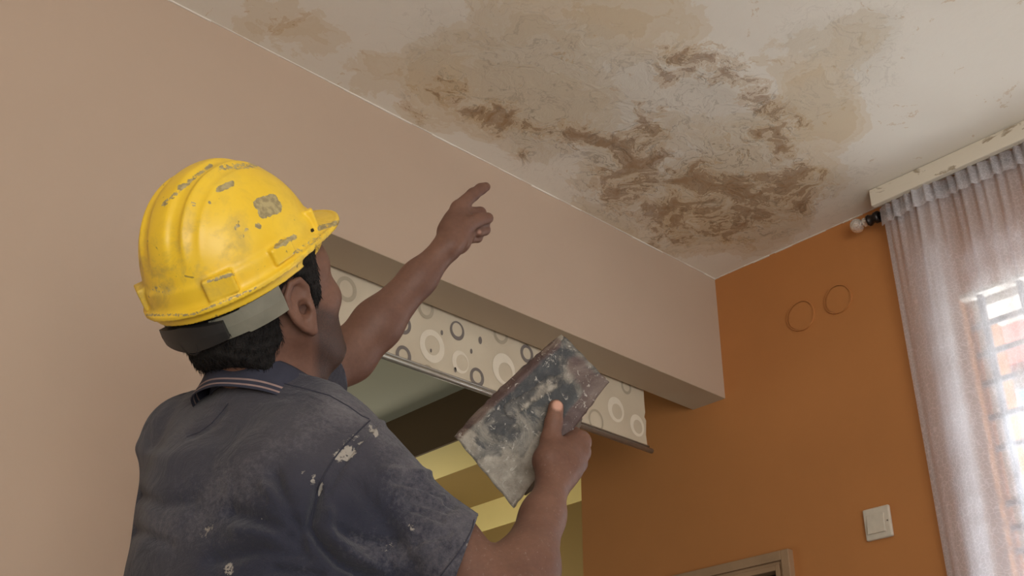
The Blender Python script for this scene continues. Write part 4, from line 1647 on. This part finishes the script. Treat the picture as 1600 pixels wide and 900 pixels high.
gri = np.maximum(soft(seg_dist(px, py, [(235, 430), (300, 410), (330, 380)]), 20, 60) * .7, soft(seg_dist(px, py, [(450, 430), (520, 360)]), 8, 16) * 0.8)
set_attr(shell, 'Col', np.stack([chip * vis, gri * vis, np.zeros(len(v))], 1))


# suspension strap round the back, ratchet box at the nape
def strap():
    M_STR = simple('dirty_grey_plastic_strap', (122, 120, 106), 0.5, 0, 40, 0.12)
    M_BLK = simple('black_ratchet_plastic', (34, 33, 33), 0.5, 0, 40, 0.2)

    def band(name, t0, t1, mat, th=0.003, rad=0.0, hfun=lambda t: 0.028):
        vs_, fs = [], []
        n = 40
        for i in range(n + 1):
            t = t0 + (t1 - t0) * i / n
            a = math.radians(t)
            back = max(0, -math.cos(a))
            x_, y_ = (0.112 + rad) * math.cos(a) - 0.002, (0.101 + rad) * math.sin(a)
            zc = -0.034 - 0.006 * back
            n2 = unit([math.cos(a) / .112, math.sin(a) / .094, 0])[:2]
            h = hfun(t) / 2
            for dr, dz in ((0, -h), (th, -h), (th + .001, 0), (th, h), (0, h)):
                vs_.append(kl(x_ + n2[0] * dr, y_ + n2[1] * dr, zc + dz))
        for i in range(n):
            for j in range(5):
                j2 = (j + 1) % 5
                fs.append((i * 5 + j, i * 5 + j2, (i + 1) * 5 + j2, (i + 1) * 5 + j))
        fs += [tuple(range(5))[::-1], tuple(n * 5 + k for k in range(5))]
        return mesh_obj(name, vs_, fs, mat, hat, False)
    band('nape_strap', -111, -162, M_STR, hfun=lambda t: 0.034 if t > -140 else 0.030)
    band('nape_strap', 111, 162, M_STR, hfun=lambda t: 0.034 if t < 140 else 0.030)
    rb = band('ratchet_box', 152, 208, M_BLK, 0.010, 0.003, hfun=lambda t: 0.036 - 0.014 * abs(t - 180) / 28)
    c = kl(-0.120, 0, -0.046)
    MB().lathe(c + KB[:, 0] * 0.004, -KB[:, 0], [(0, .016), (.009, .016), (.011, .013), (.011, .004)], 20).build('ratchet_knob', M_BLK, rb, smooth=False)


strap()


# ================================================================== BLADE (held plastering float)
def trowel():
    m = MT('plaster_smeared_steel', 0.5)
    n1 = m.noise(1.0, 7, 0.68, 0.9, sc3=(22, 9, 14))
    col = m.ramp(m.noise(15, 8, 0.7, 1.2), [(0.30, lin(38, 40, 42)), (0.46, lin(62, 63, 63)), (0.52, lin(104, 100, 93)), (0.62, lin(138, 132, 121)), (0.8, lin(88, 84, 78))])
    pl = m.ramp(m.math('ADD', m.attr('Col', 1), m.math('MULTIPLY', m.math('SUBTRACT', n1, 0.5), 1.3)), [(0.45, (0, 0, 0)), (0.6, (1, 1, 1))])
    col = m.mix(m.math('MULTIPLY', pl, 0.85), col, m.ramp(m.noise(60, 6, 0.7), [(0.3, lin(128, 120, 108)), (0.7, lin(176, 168, 154))]))
    dk = m.ramp(m.math('ADD', m.attr('Col', 2), m.math('MULTIPLY', m.math('SUBTRACT', m.noise(30, 7, 0.7, 0.8), 0.5), 1.2)), [(0.45, (0, 0, 0)), (0.6, (1, 1, 1))])
    col = m.mix(m.math('MULTIPLY', dk, 0.8), col, lin(44, 46, 50))
    rust = m.math('ADD', m.attr('Col', 0), m.math('MULTIPLY', m.math('SUBTRACT', m.noise(45, 5, 0.6), 0.5), 0.9))
    rm = m.ramp(rust, [(0.4, (0, 0, 0)), (0.7, (1, 1, 1))])
    col = m.mix(m.math('MULTIPLY', rm, 0.65), col, lin(92, 66, 60))
    wh = m.ramp(m.noise(75, 8, 0.78, 1.2), [(0.585, (0, 0, 0)), (0.615, (1, 1, 1))])
    col = m.mix(m.math('MULTIPLY', wh, 0.75), col, lin(186, 180, 170))
    m.color(col)
    m.b.inputs['Metallic'].default_value = 0.15
    m.bump(m.math('ADD', m.noise(50, 8, 0.7, 1.0), m.math('MULTIPLY', pl, 0.4)), 0.6, 0.004)
    root = empty('plastering_trowel', tuple(GRIP), 'broad grey plaster-smeared steel trowel held in the worker\'s right hand', 'trowel')
    # blade: slightly bowed sheet with a lip folded back along the left edge
    nu, nv = 60, 34
    rng = np.random.RandomState(4)
    vs_, fs = [], []
    for side in (0, 1):
        for i in range(nu + 1):
            u = i / nu                      # along: bottom/left end -> top end
            for j in range(nv + 1):
                w = j / nv                  # across: left edge -> right edge
                a = PT[3] * (1 - u) + PT[0] * u
                b = PT[2] * (1 - u) + PT[1] * u
                p_ = a * (1 - w) + b * w
                bow = 0.008 * (4 * u * (1 - u)) * (1 - w) ** 2
                p_ = p_ - (b - a) * 0.0 - ushort * bow * 0.6
                lip = -0.006 * math.exp(-(w / 0.05) ** 2) + 0.0022 * math.exp(-((w - 0.10) / 0.03) ** 2)
                edge = 0.0006 * math.sin(u * 60 + 3 * math.sin(u * 17)) if j in (0, nv) else 0
                if i in (0, nu):
                    p_ = p_ + ulong * 0.0005 * math.sin(w * 25 + i) * (1 if w * (1 - w) > 0 else 0)
                vs_.append(p_ + pn * (lip - side * 0.0022 + 0.003 * math.sin(math.pi * w) * math.sin(math.pi * u)) + ushort * edge)
    N = (nu + 1) * (nv + 1)
    for i in range(nu):
        for j in range(nv):
            a = i * (nv + 1) + j
            q_ = (a, a + 1, a + nv + 2, a + nv + 1)
            fs.append(q_)
            fs.append(tuple(x + N for x in q_[::-1]))
    rimi = [j for j in range(nv + 1)] + [i * (nv + 1) + nv for i in range(1, nu + 1)] + [nu * (nv + 1) + j for j in range(nv - 1, -1, -1)] + [i * (nv + 1) for i in range(nu - 1, 0, -1)]
    for k in range(len(rimi)):
        a, b = rimi[k], rimi[(k + 1) % len(rimi)]
        fs.append((b, a, a + N, b + N))
    bl = mesh_obj('blade', vs_, fs, m.m, root, True)
    vv = np.array(vs_)
    px, py = proj(vv)
    ru = np.maximum.reduce([soft(seg_dist(px, py, [(715, 678), (870, 535)]), 5, 10) * .8, soft(seg_dist(px, py, [(945, 600), (890, 668)]), 12, 14) * .95, soft(seg_dist(px, py, [(900, 570), (925, 600)]), 10, 20) * .7])
    pl_ = np.maximum.reduce([soft(seg_dist(px, py, [(770, 750), (815, 770)]), 30, 30) * .85, soft(seg_dist(px, py, [(800, 640), (860, 600), (890, 590)]), 8, 16) * .62, soft(seg_dist(px, py, [(725, 690), (800, 730)]), 18, 24) * .5,
                              soft(seg_dist(px, py, [(876, 523), (866, 540), (850, 552)]), 3, 5) * .9, soft(seg_dist(px, py, [(820, 740), (850, 690)]), 10, 20) * .6])
    dk_ = np.maximum.reduce([soft(seg_dist(px, py, [(780, 660), (800, 620), (870, 560)]), 16, 22) * .62, soft(seg_dist(px, py, [(755, 690), (800, 680)]), 10, 20) * .5, soft(seg_dist(px, py, [(885, 655), (880, 662)]), 4, 8) * .9,
                              soft(seg_dist(px, py, [(865, 585), (910, 620)]), 8, 16) * .4])
    set_attr(bl, 'Col', np.stack([ru, pl_, dk_], 1))
    M_H = simple('plaster_crusted_wood_handle', (92, 80, 66), 0.8, 0, 30, 0.3, 0.6)
    g0, g1 = GRIP - GDIR * 0.078 + ushort * 0.010, GRIP + GDIR * 0.052
    MB().tube([g0, g0 * .9 + g1 * .1, g0 * .5 + g1 * .5, g0 * .1 + g1 * .9, g1], [0.008, 0.0125, 0.0145, 0.0125, 0.008], 16).build('handle', M_H, root, smooth=True)
    mb = MB()
    for s_, g in ((-1, g0), (1, g1)):
        base = g + GDIR * 0.012 * s_ + pn * 0.013
        mb.tube([g, g + GDIR * 0.010 * s_, base], [0.004, 0.0045, 0.0045], 8)
    mb.tube([g0 - GDIR * .02 + pn * .013, g1 + GDIR * .02 + pn * .013], 0.0035, 8)
    mb.build('mounting_bar', m.m, root, smooth=True)
    # crust of dried plaster on the lower end of the handle
    cr = P(815, 782, 1.56)


trowel()
